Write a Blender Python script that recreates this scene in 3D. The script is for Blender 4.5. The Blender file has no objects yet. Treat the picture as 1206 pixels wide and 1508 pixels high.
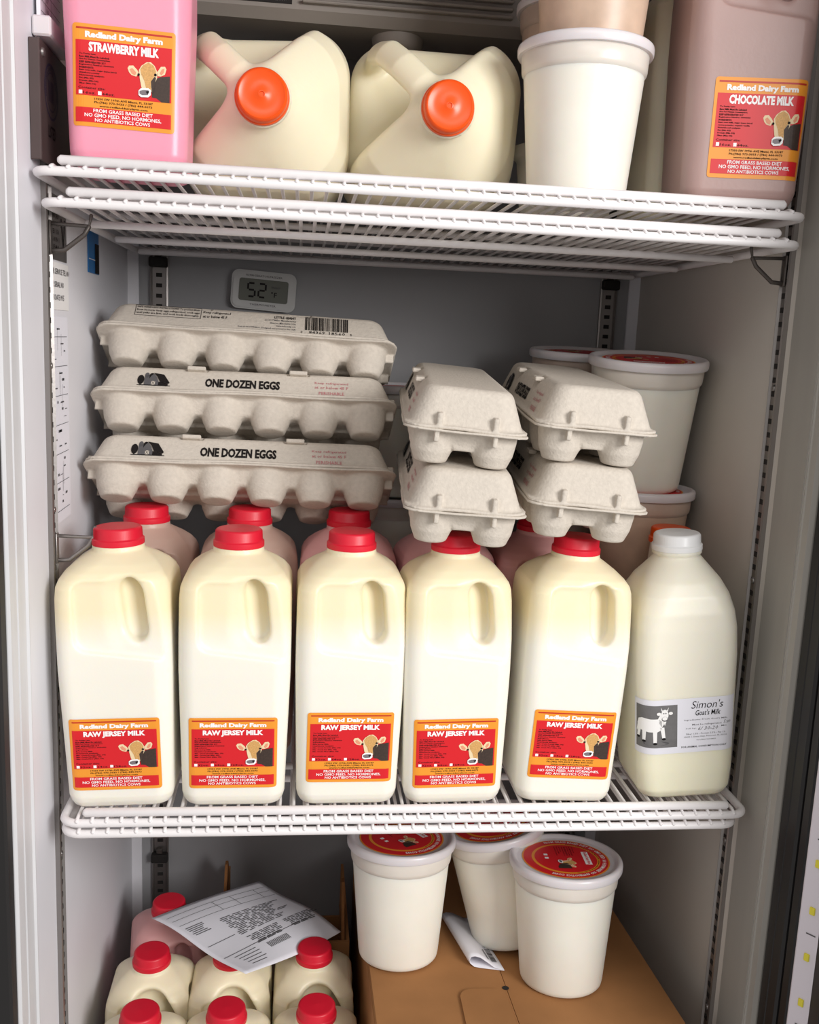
import bpy, math, random
import numpy as np
from mathutils import Matrix, Vector

random.seed(4)
rng = np.random.default_rng(4)
SC = bpy.context.scene
COL = SC.collection
R = math.radians

# ------------------------------------------------------------------ camera
cam_data = bpy.data.cameras.new('camera')
cam = bpy.data.objects.new('camera', cam_data)
COL.objects.link(cam)
cam_data.sensor_fit = 'HORIZONTAL'
cam_data.sensor_width = 36.0
cam_data.lens = 1424.385 * 36.0 / 1206.0
cam_data.clip_start = 0.02
_r = Vector((0.9931889, -0.1083130, 0.0429425))
_u = Vector((-0.0231742, 0.1775598, 0.9838371))
_f = Vector((0.1141872, 0.9781313, -0.1738404))
_m = Matrix((_r, _u, -_f)).transposed().to_4x4()
_m.translation = Vector((0.20289, -0.79890, 0.41830))
cam.matrix_world = _m
SC.camera = cam

# ------------------------------------------------------------------ light
world = bpy.data.worlds.new('world')
SC.world = world
world.use_nodes = True
bgn = world.node_tree.nodes['Background']
bgn.inputs['Color'].default_value = (1.0, 0.97, 0.95, 1)
bgn.inputs['Strength'].default_value = 0.54


def area(name, loc, target, sx, sy, power, color):
    d = bpy.data.lights.new(name, 'AREA')
    d.shape = 'RECTANGLE'
    d.size = sx
    d.size_y = sy
    d.energy = power
    d.color = color
    o = bpy.data.objects.new(name, d)
    COL.objects.link(o)
    o.location = loc
    o.rotation_euler = (Vector(target) - Vector(loc)).to_track_quat('-Z', 'Y').to_euler()
    return o


area('shop_window_light', (1.40, -1.55, 0.85), (0.25, 0.1, 0.05), 0.8, 0.7, 43, (1.0, 0.985, 0.975))
area('shop_ceiling_light', (0.1, -1.9, 1.55), (0.25, 0.1, 0.2), 1.4, 0.6, 9, (1.0, 0.97, 0.94))

SC.view_settings.view_transform = 'Standard'
SC.view_settings.look = 'None'
SC.view_settings.exposure = -0.19
SC.view_settings.gamma = 1.0
SC.view_settings.use_curve_mapping = False


# ------------------------------------------------------------------ materials
def lin(c):
    return tuple((v / 12.92 if v <= 0.04045 else ((v + 0.055) / 1.055) ** 2.4) for v in c)


def rgb(r, g, b):
    return lin((r / 255, g / 255, b / 255)) + (1.0,)


def mat(name, col, rough=0.5, metal=0.0, sss=0.0, sss_r=(1, .6, .4), sss_s=0.01, bump=0.0, bscale=200.0,
        var=0.0, vscale=20.0, stretch=None, spec=0.5):
    m = bpy.data.materials.new(name)
    m.use_nodes = True
    nt = m.node_tree
    b = nt.nodes['Principled BSDF']
    b.inputs['Base Color'].default_value = col
    b.inputs['Roughness'].default_value = rough
    b.inputs['Metallic'].default_value = metal
    b.inputs['Specular IOR Level'].default_value = spec
    if sss:
        b.inputs['Subsurface Weight'].default_value = sss
        b.inputs['Subsurface Radius'].default_value = sss_r
        b.inputs['Subsurface Scale'].default_value = sss_s
    if bump or var:
        tc = nt.nodes.new('ShaderNodeTexCoord')
        mp = nt.nodes.new('ShaderNodeMapping')
        nt.links.new(tc.outputs['Object'], mp.inputs['Vector'])
        if stretch:
            mp.inputs['Scale'].default_value = stretch
    if bump:
        n = nt.nodes.new('ShaderNodeTexNoise')
        n.inputs['Scale'].default_value = bscale
        n.inputs['Detail'].default_value = 4
        bp = nt.nodes.new('ShaderNodeBump')
        bp.inputs['Strength'].default_value = bump
        bp.inputs['Distance'].default_value = 0.001
        nt.links.new(mp.outputs['Vector'], n.inputs['Vector'])
        nt.links.new(n.outputs['Fac'], bp.inputs['Height'])
        nt.links.new(bp.outputs['Normal'], b.inputs['Normal'])
    if var:
        n2 = nt.nodes.new('ShaderNodeTexNoise')
        n2.inputs['Scale'].default_value = vscale
        n2.inputs['Detail'].default_value = 5
        nt.links.new(mp.outputs['Vector'], n2.inputs['Vector'])
        cr = nt.nodes.new('ShaderNodeValToRGB')
        cr.color_ramp.elements[0].position = 0.3
        cr.color_ramp.elements[1].position = 0.7
        cr.color_ramp.elements[0].color = tuple(v * (1 - var) for v in col[:3]) + (1,)
        cr.color_ramp.elements[1].color = tuple(min(1, v * (1 + var * .5)) for v in col[:3]) + (1,)
        nt.links.new(n2.outputs['Fac'], cr.inputs['Fac'])
        nt.links.new(cr.outputs['Color'], b.inputs['Base Color'])
    return m


def milk_mat(name, low, high, z0, z1, rough=0.38, sss=0.35):
    """milk seen through a frosted bottle: cream risen to the top, paler milk below"""
    m = mat(name, low, rough, sss=sss, sss_r=(1.0, .75, .40), sss_s=0.007, bump=0.06, bscale=420)
    nt = m.node_tree
    b = nt.nodes['Principled BSDF']
    tc = nt.nodes.new('ShaderNodeTexCoord')
    sp = nt.nodes.new('ShaderNodeSeparateXYZ')
    mr = nt.nodes.new('ShaderNodeMapRange')
    mr.inputs['From Min'].default_value = z0
    mr.inputs['From Max'].default_value = z1
    cr = nt.nodes.new('ShaderNodeValToRGB')
    cr.color_ramp.elements[0].color = low
    cr.color_ramp.elements[1].color = high
    nt.links.new(tc.outputs['Object'], sp.inputs[0])
    nt.links.new(sp.outputs['Z'], mr.inputs['Value'])
    nt.links.new(mr.outputs[0], cr.inputs['Fac'])
    nt.links.new(cr.outputs['Color'], b.inputs['Base Color'])
    return m


M = {}
M['milk'] = milk_mat('jersey_milk', rgb(242, 238, 226), rgb(242, 230, 196), .150, .178)
M['milk_low'] = milk_mat('jersey_milk_low', rgb(246, 238, 214), rgb(246, 235, 205), .150, .172)
M['goat'] = milk_mat('goat_milk', rgb(243, 238, 212), rgb(242, 237, 220), .06, .12)
M['pink'] = mat('strawberry_milk', rgb(240, 158, 180), .34, sss=.3, sss_s=.01, bump=.05, bscale=420)
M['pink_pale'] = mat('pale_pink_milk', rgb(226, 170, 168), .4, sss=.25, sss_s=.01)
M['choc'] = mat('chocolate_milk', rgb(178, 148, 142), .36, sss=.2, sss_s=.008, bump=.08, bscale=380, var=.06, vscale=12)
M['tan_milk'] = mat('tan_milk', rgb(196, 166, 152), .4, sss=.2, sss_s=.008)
M['gallon'] = mat('gallon_milk', rgb(240, 231, 203), .36, sss=.35, sss_r=(1, .75, .45), sss_s=.015, bump=.08, bscale=300)
M['yogurt'] = mat('white_yogurt', rgb(240, 236, 224), .4, sss=.3, sss_s=.01, bump=.05, bscale=160, var=.03, vscale=30)
M['curd'] = mat('brown_curd', rgb(206, 178, 156), .4, sss=.2, sss_s=.008, bump=.1, bscale=60, var=.16, vscale=40)
M['collar'] = mat('tub_collar', rgb(222, 214, 204), .3, sss=.25, sss_s=.008, var=.05, vscale=40)
M['collar_tan'] = mat('tub_collar_tan', rgb(198, 176, 160), .3, sss=.2, sss_s=.008, var=.08, vscale=40)
M['frost'] = mat('frosted_plastic', rgb(220, 214, 216), .3, sss=.25, sss_s=.008)
M['red_cap'] = mat('red_cap', rgb(214, 22, 48), .42)
M['orange_cap'] = mat('orange_cap', rgb(240, 84, 10), .3, sss=.1)
M['white_cap'] = mat('white_cap', rgb(236, 236, 236), .35)
M['pulp'] = mat('pulp', rgb(205, 196, 184), .95, bump=.55, bscale=420, var=.07, vscale=260, spec=.15)
M['ink'] = mat('black_ink', rgb(28, 24, 24), .7, spec=.2)
M['ink_grey'] = mat('grey_ink', rgb(92, 90, 92), .8, spec=.2)
M['ink_pink'] = mat('pink_ink', rgb(196, 128, 132), .8, spec=.2)
M['lb_orange'] = mat('label_orange', rgb(238, 152, 44), .38)
M['lb_red'] = mat('label_red', rgb(214, 24, 34), .38)
M['lb_red2'] = mat('label_red_dark', rgb(190, 40, 28), .38)
M['lb_white'] = mat('label_white', rgb(248, 246, 244), .42)
M['cow_tan'] = mat('cow_tan', rgb(214, 164, 98), .5, var=.22, vscale=900)
M['cow_light'] = mat('cow_light', rgb(236, 212, 170), .5)
M['cow_pink'] = mat('cow_pink', rgb(226, 150, 116), .5)
M['cow_dark'] = mat('cow_dark', rgb(62, 46, 38), .5, var=.3, vscale=700)
M['cow_nose'] = mat('cow_nose', rgb(120, 112, 116), .4)
M['paper'] = mat('paper', rgb(232, 231, 238), .8, spec=.2)
M['photo_grey'] = mat('photo_grey', rgb(112, 110, 110), .6, var=.15, vscale=120)
M['wire'] = mat('white_coated_wire', rgb(236, 232, 232), .38, bump=.12, bscale=120)
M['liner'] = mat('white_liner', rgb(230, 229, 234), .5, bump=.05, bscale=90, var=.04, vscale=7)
M['liner_r'] = mat('liner_right_shaded', rgb(206, 200, 192), .5, bump=.05, bscale=90, var=.04, vscale=7)  # right wall's liner, colour darkened and warmed for its unlit side
M['liner_back'] = mat('liner_back_shaded', rgb(158, 158, 160), .5, bump=.05, bscale=90, var=.05, vscale=6)  # back wall's liner, shade deep in the cabinet put into its colour
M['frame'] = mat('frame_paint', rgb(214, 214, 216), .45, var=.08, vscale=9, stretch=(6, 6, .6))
M['frame_r'] = mat('frame_right_shaded', rgb(158, 154, 147), .45, var=.06, vscale=9, stretch=(6, 6, .6))  # frame colour darkened for the right side, which the light misses
M['steel'] = mat('steel', rgb(150, 145, 142), .4, metal=.85, bump=.1, bscale=200)
M['dark_steel'] = mat('dark_steel', rgb(96, 90, 86), .45, metal=.7)
M['slot'] = mat('slot_dark', rgb(30, 26, 24), .8)
M['black'] = mat('black_rubber', rgb(20, 19, 20), .5)
M['black_panel'] = mat('black_panel', rgb(24, 22, 22), .6)
M['evap'] = mat('evaporator_plastic', rgb(150, 142, 134), .5)
M['plate'] = mat('dark_plate', rgb(74, 60, 58), .5, var=.1)
M['emblem'] = mat('emblem_ink', rgb(44, 38, 62), .6)
M['kraft'] = mat('kraft', rgb(168, 119, 75), .85, bump=.15, bscale=60, var=.14, vscale=14, spec=.2)
M['kraft_edge'] = mat('kraft_edge', rgb(138, 94, 58), .9, var=.15, vscale=120, spec=.1)
M['sticker'] = mat('sticker', rgb(206, 180, 160), .6)
M['lcd_case'] = mat('lcd_case', rgb(206, 206, 204), .4)
M['lcd'] = mat('lcd_glass', rgb(96, 98, 88), .25)
M['blue'] = mat('blue_sticker', rgb(40, 112, 176), .4)
M['led_strip'] = mat('led_board', rgb(220, 214, 222), .35)
M['led_chip'] = mat('led_phosphor', rgb(226, 214, 60), .35)
M['glass_edge'] = mat('door_panel', rgb(186, 184, 184), .3, bump=.1, bscale=500)


# ------------------------------------------------------------------ object helpers
def mesh_obj(name, verts, faces, mats, parent=None, smooth=False, midx=None):
    me = bpy.data.meshes.new(name)
    verts = np.asarray(verts, dtype=np.float32)
    if isinstance(faces, np.ndarray):
        n, k = faces.shape
        me.vertices.add(len(verts))
        me.vertices.foreach_set('co', verts.ravel())
        me.loops.add(n * k)
        me.loops.foreach_set('vertex_index', faces.ravel().astype(np.int32))
        me.polygons.add(n)
        me.polygons.foreach_set('loop_start', np.arange(0, n * k, k, dtype=np.int32))
        me.polygons.foreach_set('loop_total', np.full(n, k, dtype=np.int32))
        me.update(calc_edges=True)
        me.validate()
    else:
        me.from_pydata([tuple(map(float, v)) for v in verts], [], faces)
    if not isinstance(mats, (list, tuple)):
        mats = [mats]
    for mm in mats:
        me.materials.append(mm)
    if midx is not None:
        me.polygons.foreach_set('material_index', np.asarray(midx, dtype=np.int32))
    if smooth:
        me.polygons.foreach_set('use_smooth', np.ones(len(me.polygons), dtype=bool))
    me.update()
    o = bpy.data.objects.new(name, me)
    COL.objects.link(o)
    o.parent = parent
    return o


def thing(name, label, cat, loc=(0, 0, 0), rot=(0, 0, 0), group=None):
    o = bpy.data.objects.new(name, None)
    COL.objects.link(o)
    o.empty_display_size = 0.02
    o.location = loc
    o.rotation_euler = rot
    o['label'] = label
    o['category'] = cat
    if group:
        o['group'] = group
    return o


def tag(o, label, cat, group=None):
    o['label'] = label
    o['category'] = cat
    if group:
        o['group'] = group
    return o


def struct(o):
    o['kind'] = 'structure'
    return o


def copy_tree(o, parent=None):
    c = o.copy()
    COL.objects.link(c)
    c.parent = parent
    for ch in list(o.children):
        copy_tree(ch, c)
    return c


class MB:
    """collects simple solids into one mesh"""

    def __init__(s):
        s.v = []
        s.f = []
        s.m = []

    def add(s, v, f, mi=0):
        n = len(s.v)
        s.v.extend([tuple(map(float, p)) for p in v])
        s.f.extend([tuple(i + n for i in q) for q in f])
        s.m.extend([mi] * len(f))

    def box(s, a, b, mi=0, bev=0.0):
        x0, y0, z0 = a
        x1, y1, z1 = b
        if bev <= 0:
            v = [(x, y, z) for z in (z0, z1) for y in (y0, y1) for x in (x0, x1)]
            f = [(0, 2, 3, 1), (4, 5, 7, 6), (0, 1, 5, 4), (2, 6, 7, 3), (0, 4, 6, 2), (1, 3, 7, 5)]
            s.add(v, f, mi)
            return
        e = bev
        pts = []
        for (px, py, pz) in [(x, y, z) for z in (0, 1) for y in (0, 1) for x in (0, 1)]:
            X = (x0, x1)[px]
            Y = (y0, y1)[py]
            Z = (z0, z1)[pz]
            sx, sy, sz = (1 - 2 * px), (1 - 2 * py), (1 - 2 * pz)
            pts.append([(X, Y + sy * e, Z + sz * e), (X + sx * e, Y, Z + sz * e), (X + sx * e, Y + sy * e, Z)])
        v = [p for t in pts for p in t]
        idx = lambda c, k: c * 3 + k
        f = []
        C = lambda x, y, z: x + 2 * y + 4 * z
        for s_ in (0, 1):
            f.append(tuple(idx(C(s_, *q), 0) for q in ((0, 0), (0, 1), (1, 1), (1, 0))))
            f.append(tuple(idx(C(q[0], s_, q[1]), 1) for q in ((0, 0), (0, 1), (1, 1), (1, 0))))
            f.append(tuple(idx(C(q[0], q[1], s_), 2) for q in ((0, 0), (0, 1), (1, 1), (1, 0))))
        for i in (0, 1):
            for j in (0, 1):
                a_, b_ = C(0, i, j), C(1, i, j)
                f.append((idx(a_, 1), idx(b_, 1), idx(b_, 2), idx(a_, 2)))
                a_, b_ = C(i, 0, j), C(i, 1, j)
                f.append((idx(a_, 0), idx(b_, 0), idx(b_, 2), idx(a_, 2)))
                a_, b_ = C(i, j, 0), C(i, j, 1)
                f.append((idx(a_, 0), idx(b_, 0), idx(b_, 1), idx(a_, 1)))
        for c in range(8):
            f.append((idx(c, 0), idx(c, 1), idx(c, 2)))
        s.add(v, f, mi)

    def tube(s, pts, r, seg=8, mi=0, closed=False):
        pts = [Vector(p) for p in pts]
        n = len(pts)
        rings = []
        for i, p in enumerate(pts):
            if closed:
                d = (pts[(i + 1) % n] - pts[i - 1]).normalized()
            else:
                d = (pts[min(i + 1, n - 1)] - pts[max(i - 1, 0)]).normalized()
            up = Vector((0, 0, 1)) if abs(d.z) < .9 else Vector((0, 1, 0))
            a = d.cross(up).normalized()
            b = d.cross(a).normalized()
            rings.append([p + r * (math.cos(2 * math.pi * k / seg) * a + math.sin(2 * math.pi * k / seg) * b) for k in range(seg)])
        if not closed:
            e0 = (pts[0] - pts[1]).normalized()
            e1 = (pts[-1] - pts[-2]).normalized()
            rings = [[pts[0] + e0 * r * .6 + (q - pts[0]) * .5 for q in rings[0]]] + rings + [[pts[-1] + e1 * r * .6 + (q - pts[-1]) * .5 for q in rings[-1]]]
        v = [q for ring in rings for q in ring]
        f = []
        m = len(rings)
        for i in range(m if closed else m - 1):
            j = (i + 1) % m
            for k in range(seg):
                l = (k + 1) % seg
                f.append((i * seg + k, i * seg + l, j * seg + l, j * seg + k))
        if not closed:
            f.append(tuple(range(seg))[::-1])
            f.append(tuple((m - 1) * seg + k for k in range(seg)))
        s.add(v, f, mi)

    def lathe(s, prof, seg=48, mi=0, rib=None, c=(0, 0, 0)):
        v = []
        f = []
        for pi_, (r, z) in enumerate(prof):
            for k in range(seg):
                rr = r
                if rib and pi_ in rib:
                    rr = r + (0.0003 if k % 2 else -0.0003)
                t = 2 * math.pi * k / seg
                v.append((c[0] + rr * math.cos(t), c[1] + rr * math.sin(t), c[2] + z))
        for i in range(len(prof) - 1):
            for k in range(seg):
                l = (k + 1) % seg
                f.append((i * seg + k, i * seg + l, (i + 1) * seg + l, (i + 1) * seg + k))
        f.append(tuple(range(seg))[::-1])
        f.append(tuple((len(prof) - 1) * seg + k for k in range(seg)))
        s.add(v, f, mi)

    def prism(s, poly, y0, y1, mi=0, axis='y'):
        n = len(poly)
        if axis == 'y':
            v = [(p[0], y0, p[1]) for p in poly] + [(p[0], y1, p[1]) for p in poly]
        elif axis == 'z':
            v = [(p[0], p[1], y0) for p in poly] + [(p[0], p[1], y1) for p in poly]
        else:
            v = [(y0, p[0], p[1]) for p in poly] + [(y1, p[0], p[1]) for p in poly]
        f = [tuple(range(n)), tuple(range(2 * n - 1, n - 1, -1))]
        for i in range(n):
            j = (i + 1) % n
            f.append((i, i + n, j + n, j))
        s.add(v, f, mi)

    def build(s, name, mats, parent=None, smooth=False, sharp=40):
        o = mesh_obj(name, s.v, s.f, mats, parent, midx=s.m)
        import bmesh
        bm = bmesh.new()
        bm.from_mesh(o.data)
        bmesh.ops.recalc_face_normals(bm, faces=bm.faces)
        if smooth:
            for e in bm.edges:
                if len(e.link_faces) == 2 and e.calc_face_angle(0) > R(sharp):
                    e.smooth = False
            for fc in bm.faces:
                fc.smooth = True
        bm.to_mesh(o.data)
        bm.free()
        return o


# ------------------------------------------------------------------ signed distance modelling
def smin(a, b, k):
    h = np.clip(.5 + .5 * (b - a) / k, 0, 1)
    return b + (a - b) * h - k * h * (1 - h)


def smax(a, b, k):
    return -smin(-a, -b, k)


def rrect(x, y, hx, hy, r):
    qx = np.abs(x) - (hx - r)
    qy = np.abs(y) - (hy - r)
    return np.sqrt(np.maximum(qx, 0) ** 2 + np.maximum(qy, 0) ** 2) + np.minimum(np.maximum(qx, qy), 0) - r


def surface(f, lo, hi, h):
    """naive surface nets on a grid, then projected onto f = 0"""
    ax = [np.arange(lo[i] - 2 * h, hi[i] + 2.5 * h, h) for i in range(3)]
    X, Y, Z = np.meshgrid(*ax, indexing='ij')
    F = f(X, Y, Z).astype(np.float64)
    F[F == 0] = 1e-9
    n = np.array(F.shape) - 1
    acc = np.zeros(tuple(n) + (3,))
    cnt = np.zeros(tuple(n))
    cs = [(i, j, k) for i in (0, 1) for j in (0, 1) for k in (0, 1)]

    def corner(c):
        return F[c[0]:c[0] + n[0], c[1]:c[1] + n[1], c[2]:c[2] + n[2]]
    for a in cs:
        for d in range(3):
            if a[d]:
                continue
            b = list(a)
            b[d] = 1
            fa, fb = corner(a), corner(b)
            mk = (fa < 0) != (fb < 0)
            t = np.where(mk, fa / np.where(mk, fa - fb, 1), 0)
            for e in range(3):
                acc[..., e] += np.where(mk, a[e] + (t if e == d else 0), 0)
            cnt += mk
    act = cnt > 0
    idx = -np.ones(tuple(n), dtype=np.int64)
    idx[act] = np.arange(act.sum())
    cell = np.argwhere(act)
    pos = (cell + acc[act] / cnt[act][:, None]) * h + np.array([a[0] for a in ax])
    quads = []
    S = F < 0
    for d in range(3):
        e1, e2 = (d + 1) % 3, (d + 2) % 3
        sl0 = [slice(1, -1)] * 3
        sl0[d] = slice(0, -1)
        sl1 = list(sl0)
        sl1[d] = slice(1, None)
        A, B = S[tuple(sl0)], S[tuple(sl1)]
        for flip in (False, True):
            w = np.argwhere((A & ~B) if not flip else (~A & B))
            if not len(w):
                continue
            off = np.array([1, 1, 1])
            off[d] = 0
            c = w + off
            u1 = np.zeros(3, int)
            u1[e1] = 1
            u2 = np.zeros(3, int)
            u2[e2] = 1
            q = [idx[tuple((c - u1 - u2).T)], idx[tuple((c - u2).T)], idx[tuple(c.T)], idx[tuple((c - u1).T)]]
            if flip:
                q = q[::-1]
            quads.append(np.stack(q, 1))
    quads = np.concatenate(quads)
    e = h * .2
    for _ in range(3):
        x, y, z = pos.T
        f0 = f(x, y, z)
        g = np.stack([f(x + e, y, z) - f(x - e, y, z), f(x, y + e, z) - f(x, y - e, z), f(x, y, z + e) - f(x, y, z - e)], 1) / (2 * e)
        st = (f0 / np.maximum((g ** 2).sum(1), .05))[:, None] * g
        l = np.linalg.norm(st, axis=1, keepdims=True)
        st *= np.minimum(1, h * .4 / np.maximum(l, 1e-9))
        pos = pos - st
    return pos, quads


# ------------------------------------------------------------------ flat print (lettering and pictures)
_tc = {}


def text_shape(s, shear=0.0, bold=0.0, res=2):
    key = (s, shear, bold, res)
    if key in _tc:
        return _tc[key]
    cu = bpy.data.curves.new('text', 'FONT')
    cu.body = s
    cu.shear = shear
    cu.offset = bold
    cu.resolution_u = res
    o = bpy.data.objects.new('text', cu)
    COL.objects.link(o)
    bpy.context.view_layer.update()
    dg = bpy.context.evaluated_depsgraph_get()
    me = bpy.data.meshes.new_from_object(o.evaluated_get(dg))
    v = np.zeros(len(me.vertices) * 3)
    me.vertices.foreach_get('co', v)
    v = v.reshape(-1, 3)[:, :2]
    f = [tuple(p.vertices) for p in me.polygons]
    bpy.data.objects.remove(o)
    bpy.data.meshes.remove(me)
    bpy.data.curves.remove(cu)
    lo, hi = v.min(0), v.max(0)
    v = (v - lo) / (hi - lo)
    _tc[key] = (v, f, (hi - lo))
    return _tc[key]


class Print:
    """flat pieces in (u, v) with a layer number, mapped onto a surface by fn(u, v, offset)"""

    def __init__(s):
        s.v = []
        s.f = []
        s.m = []
        s.mats = []

    def mi(s, m):
        if m not in s.mats:
            s.mats.append(m)
        return s.mats.index(m)

    def add(s, v, f, layer, m):
        n = len(s.v)
        s.v.extend([(float(p[0]), float(p[1]), layer) for p in v])
        s.f.extend([tuple(i + n for i in q) for q in f])
        s.m.extend([s.mi(m)] * len(f))

    def rect(s, u0, v0, u1, v1, layer, m, nx=1, ny=1):
        us = np.linspace(u0, u1, nx + 1)
        vs = np.linspace(v0, v1, ny + 1)
        v = [(a, b) for b in vs for a in us]
        f = [(j * (nx + 1) + i, j * (nx + 1) + i + 1, (j + 1) * (nx + 1) + i + 1, (j + 1) * (nx + 1) + i) for j in range(ny) for i in range(nx)]
        s.add(v, f, layer, m)

    def rrect(s, u0, v0, u1, v1, r, layer, m, nx=14):
        us = sorted(set(list(np.linspace(u0, u1, nx + 1)) + [u0 + r * t for t in (.1, .3, .6, 1)] + [u1 - r * t for t in (.1, .3, .6, 1)]))
        v = []
        for a in us:
            d = min(a - u0, u1 - a)
            ins = r - math.sqrt(max(0, r * r - (r - d) ** 2)) if d < r else 0
            v += [(a, v0 + ins), (a, (v0 + v1) / 2), (a, v1 - ins)]
        f = []
        for i in range(len(us) - 1):
            for k in (0, 1):
                f.append((3 * i + k, 3 * i + 3 + k, 3 * i + 4 + k, 3 * i + 1 + k))
        s.add(v, f, layer, m)

    def poly(s, pts, layer, m, strip=None):
        if not strip:
            s.add(pts, [tuple(range(len(pts)))], layer, m)
            return

        def half(ps, c, sg):
            out = []
            for i, p in enumerate(ps):
                q = ps[i - 1]
                dp, dq = sg * (p[0] - c), sg * (q[0] - c)
                if (dp >= 0) != (dq >= 0):
                    t = dq / (dq - dp)
                    out.append((c, q[1] + (p[1] - q[1]) * t))
                if dp >= 0:
                    out.append(p)
            return out
        u0, u1 = min(p[0] for p in pts), max(p[0] for p in pts)
        n = max(1, int(math.ceil((u1 - u0) / strip)))
        for k in range(n):
            a, b = u0 + (u1 - u0) * k / n, u0 + (u1 - u0) * (k + 1) / n
            ps = half(half(pts, a, 1), b, -1) if n > 1 else pts
            if len(ps) >= 3:
                s.add(ps, [tuple(range(len(ps)))], layer, m)

    def ell(s, cu, cv, ru, rv, layer, m, n=16, rot=0.0):
        pts = []
        for k in range(n):
            t = 2 * math.pi * k / n
            a, b = ru * math.cos(t), rv * math.sin(t)
            pts.append((cu + a * math.cos(rot) - b * math.sin(rot), cv + a * math.sin(rot) + b * math.cos(rot)))
        s.poly(pts, layer, m)

    def text(s, txt, u0, v0, u1, v1, layer, m, shear=0.0, bold=0.0, res=2):
        v, f, _ = text_shape(txt, shear, bold, res)
        s.add(np.stack([u0 + v[:, 0] * (u1 - u0), v0 + v[:, 1] * (v1 - v0)], 1), f, layer, m)

    def text_h(s, txt, u0, v0, h, layer, m, shear=0.0, bold=0.0, res=2, align='l', sq=1.0):
        v, f, d = text_shape(txt, shear, bold, res)
        w = d[0] / d[1] * h * sq
        if align == 'c':
            u0 = u0 - w / 2
        if align == 'r':
            u0 = u0 - w
        s.text(txt, u0, v0, u0 + w, v0 + h, layer, m, shear, bold, res)

    def build(s, name, fn, parent=None, base=0.00035, step=0.00016):
        v = [fn(u, w, base + step * l) for (u, w, l) in s.v]
        o = mesh_obj(name, v, s.f, s.mats, parent, midx=s.m)
        return o


def cow_picture(p, W, H, L):
    X = lambda u: (u - .5) * W
    Y = lambda v: (1 - v) * H
    P = lambda pts: [(X(a), Y(b)) for a, b in pts][::-1]
    p.poly(P([(.775, .60), (.80, .47), (.86, .445), (.95, .43), (.95, .695), (.87, .695), (.82, .66), (.775, .655)]), L, M['cow_dark'], .0022)
    p.poly(P([(.535, .39), (.55, .365), (.59, .36), (.63, .40), (.645, .43), (.62, .465), (.575, .455), (.55, .43)]), L, M['cow_light'], .0022)
    p.poly(P([(.555, .40), (.58, .385), (.62, .425), (.61, .455), (.575, .44)]), L + 1, M['cow_pink'], .0022)
    p.poly(P([(.825, .40), (.86, .345), (.90, .34), (.915, .365), (.90, .42), (.86, .44), (.83, .44)]), L + 1, M['cow_light'], .0022)
    p.poly(P([(.85, .41), (.87, .37), (.895, .36), (.89, .40), (.865, .43)]), L + 2, M['cow_pink'], .0022)
    p.poly(P([(.645, .40), (.67, .355), (.72, .315), (.76, .31), (.80, .345), (.825, .40), (.825, .46), (.80, .52), (.785, .60), (.70, .615), (.67, .56), (.655, .48)]), L + 2, M['cow_light'], .0022)
    p.poly(P([(.66, .39), (.69, .345), (.74, .318), (.79, .345), (.815, .40), (.80, .44), (.765, .50), (.765, .58), (.72, .575), (.70, .50), (.67, .44)]), L + 3, M['cow_tan'], .0022)
    p.poly(P([(.765, .50), (.80, .45), (.815, .46), (.79, .60), (.775, .62)]), L + 4, M['cow_dark'], .0022)
    p.ell(X(.645), Y(.445), .012 * W, .014 * H, L + 4, M['ink'], 8)
    p.ell(X(.808), Y(.432), .014 * W, .014 * H, L + 5, M['ink'], 8)
    p.poly(P([(.645, .60), (.67, .575), (.74, .57), (.765, .585), (.765, .635), (.74, .66), (.67, .665), (.645, .645)]), L + 5, M['lb_white'], .0022)
    p.poly(P([(.655, .605), (.69, .592), (.74, .59), (.75, .605), (.735, .64), (.68, .645), (.655, .63)]), L + 6, M['cow_nose'], .0022)
    p.poly(P([(.715, .605), (.745, .597), (.748, .61), (.73, .63)]), L + 7, M['ink'], .0022)


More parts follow.
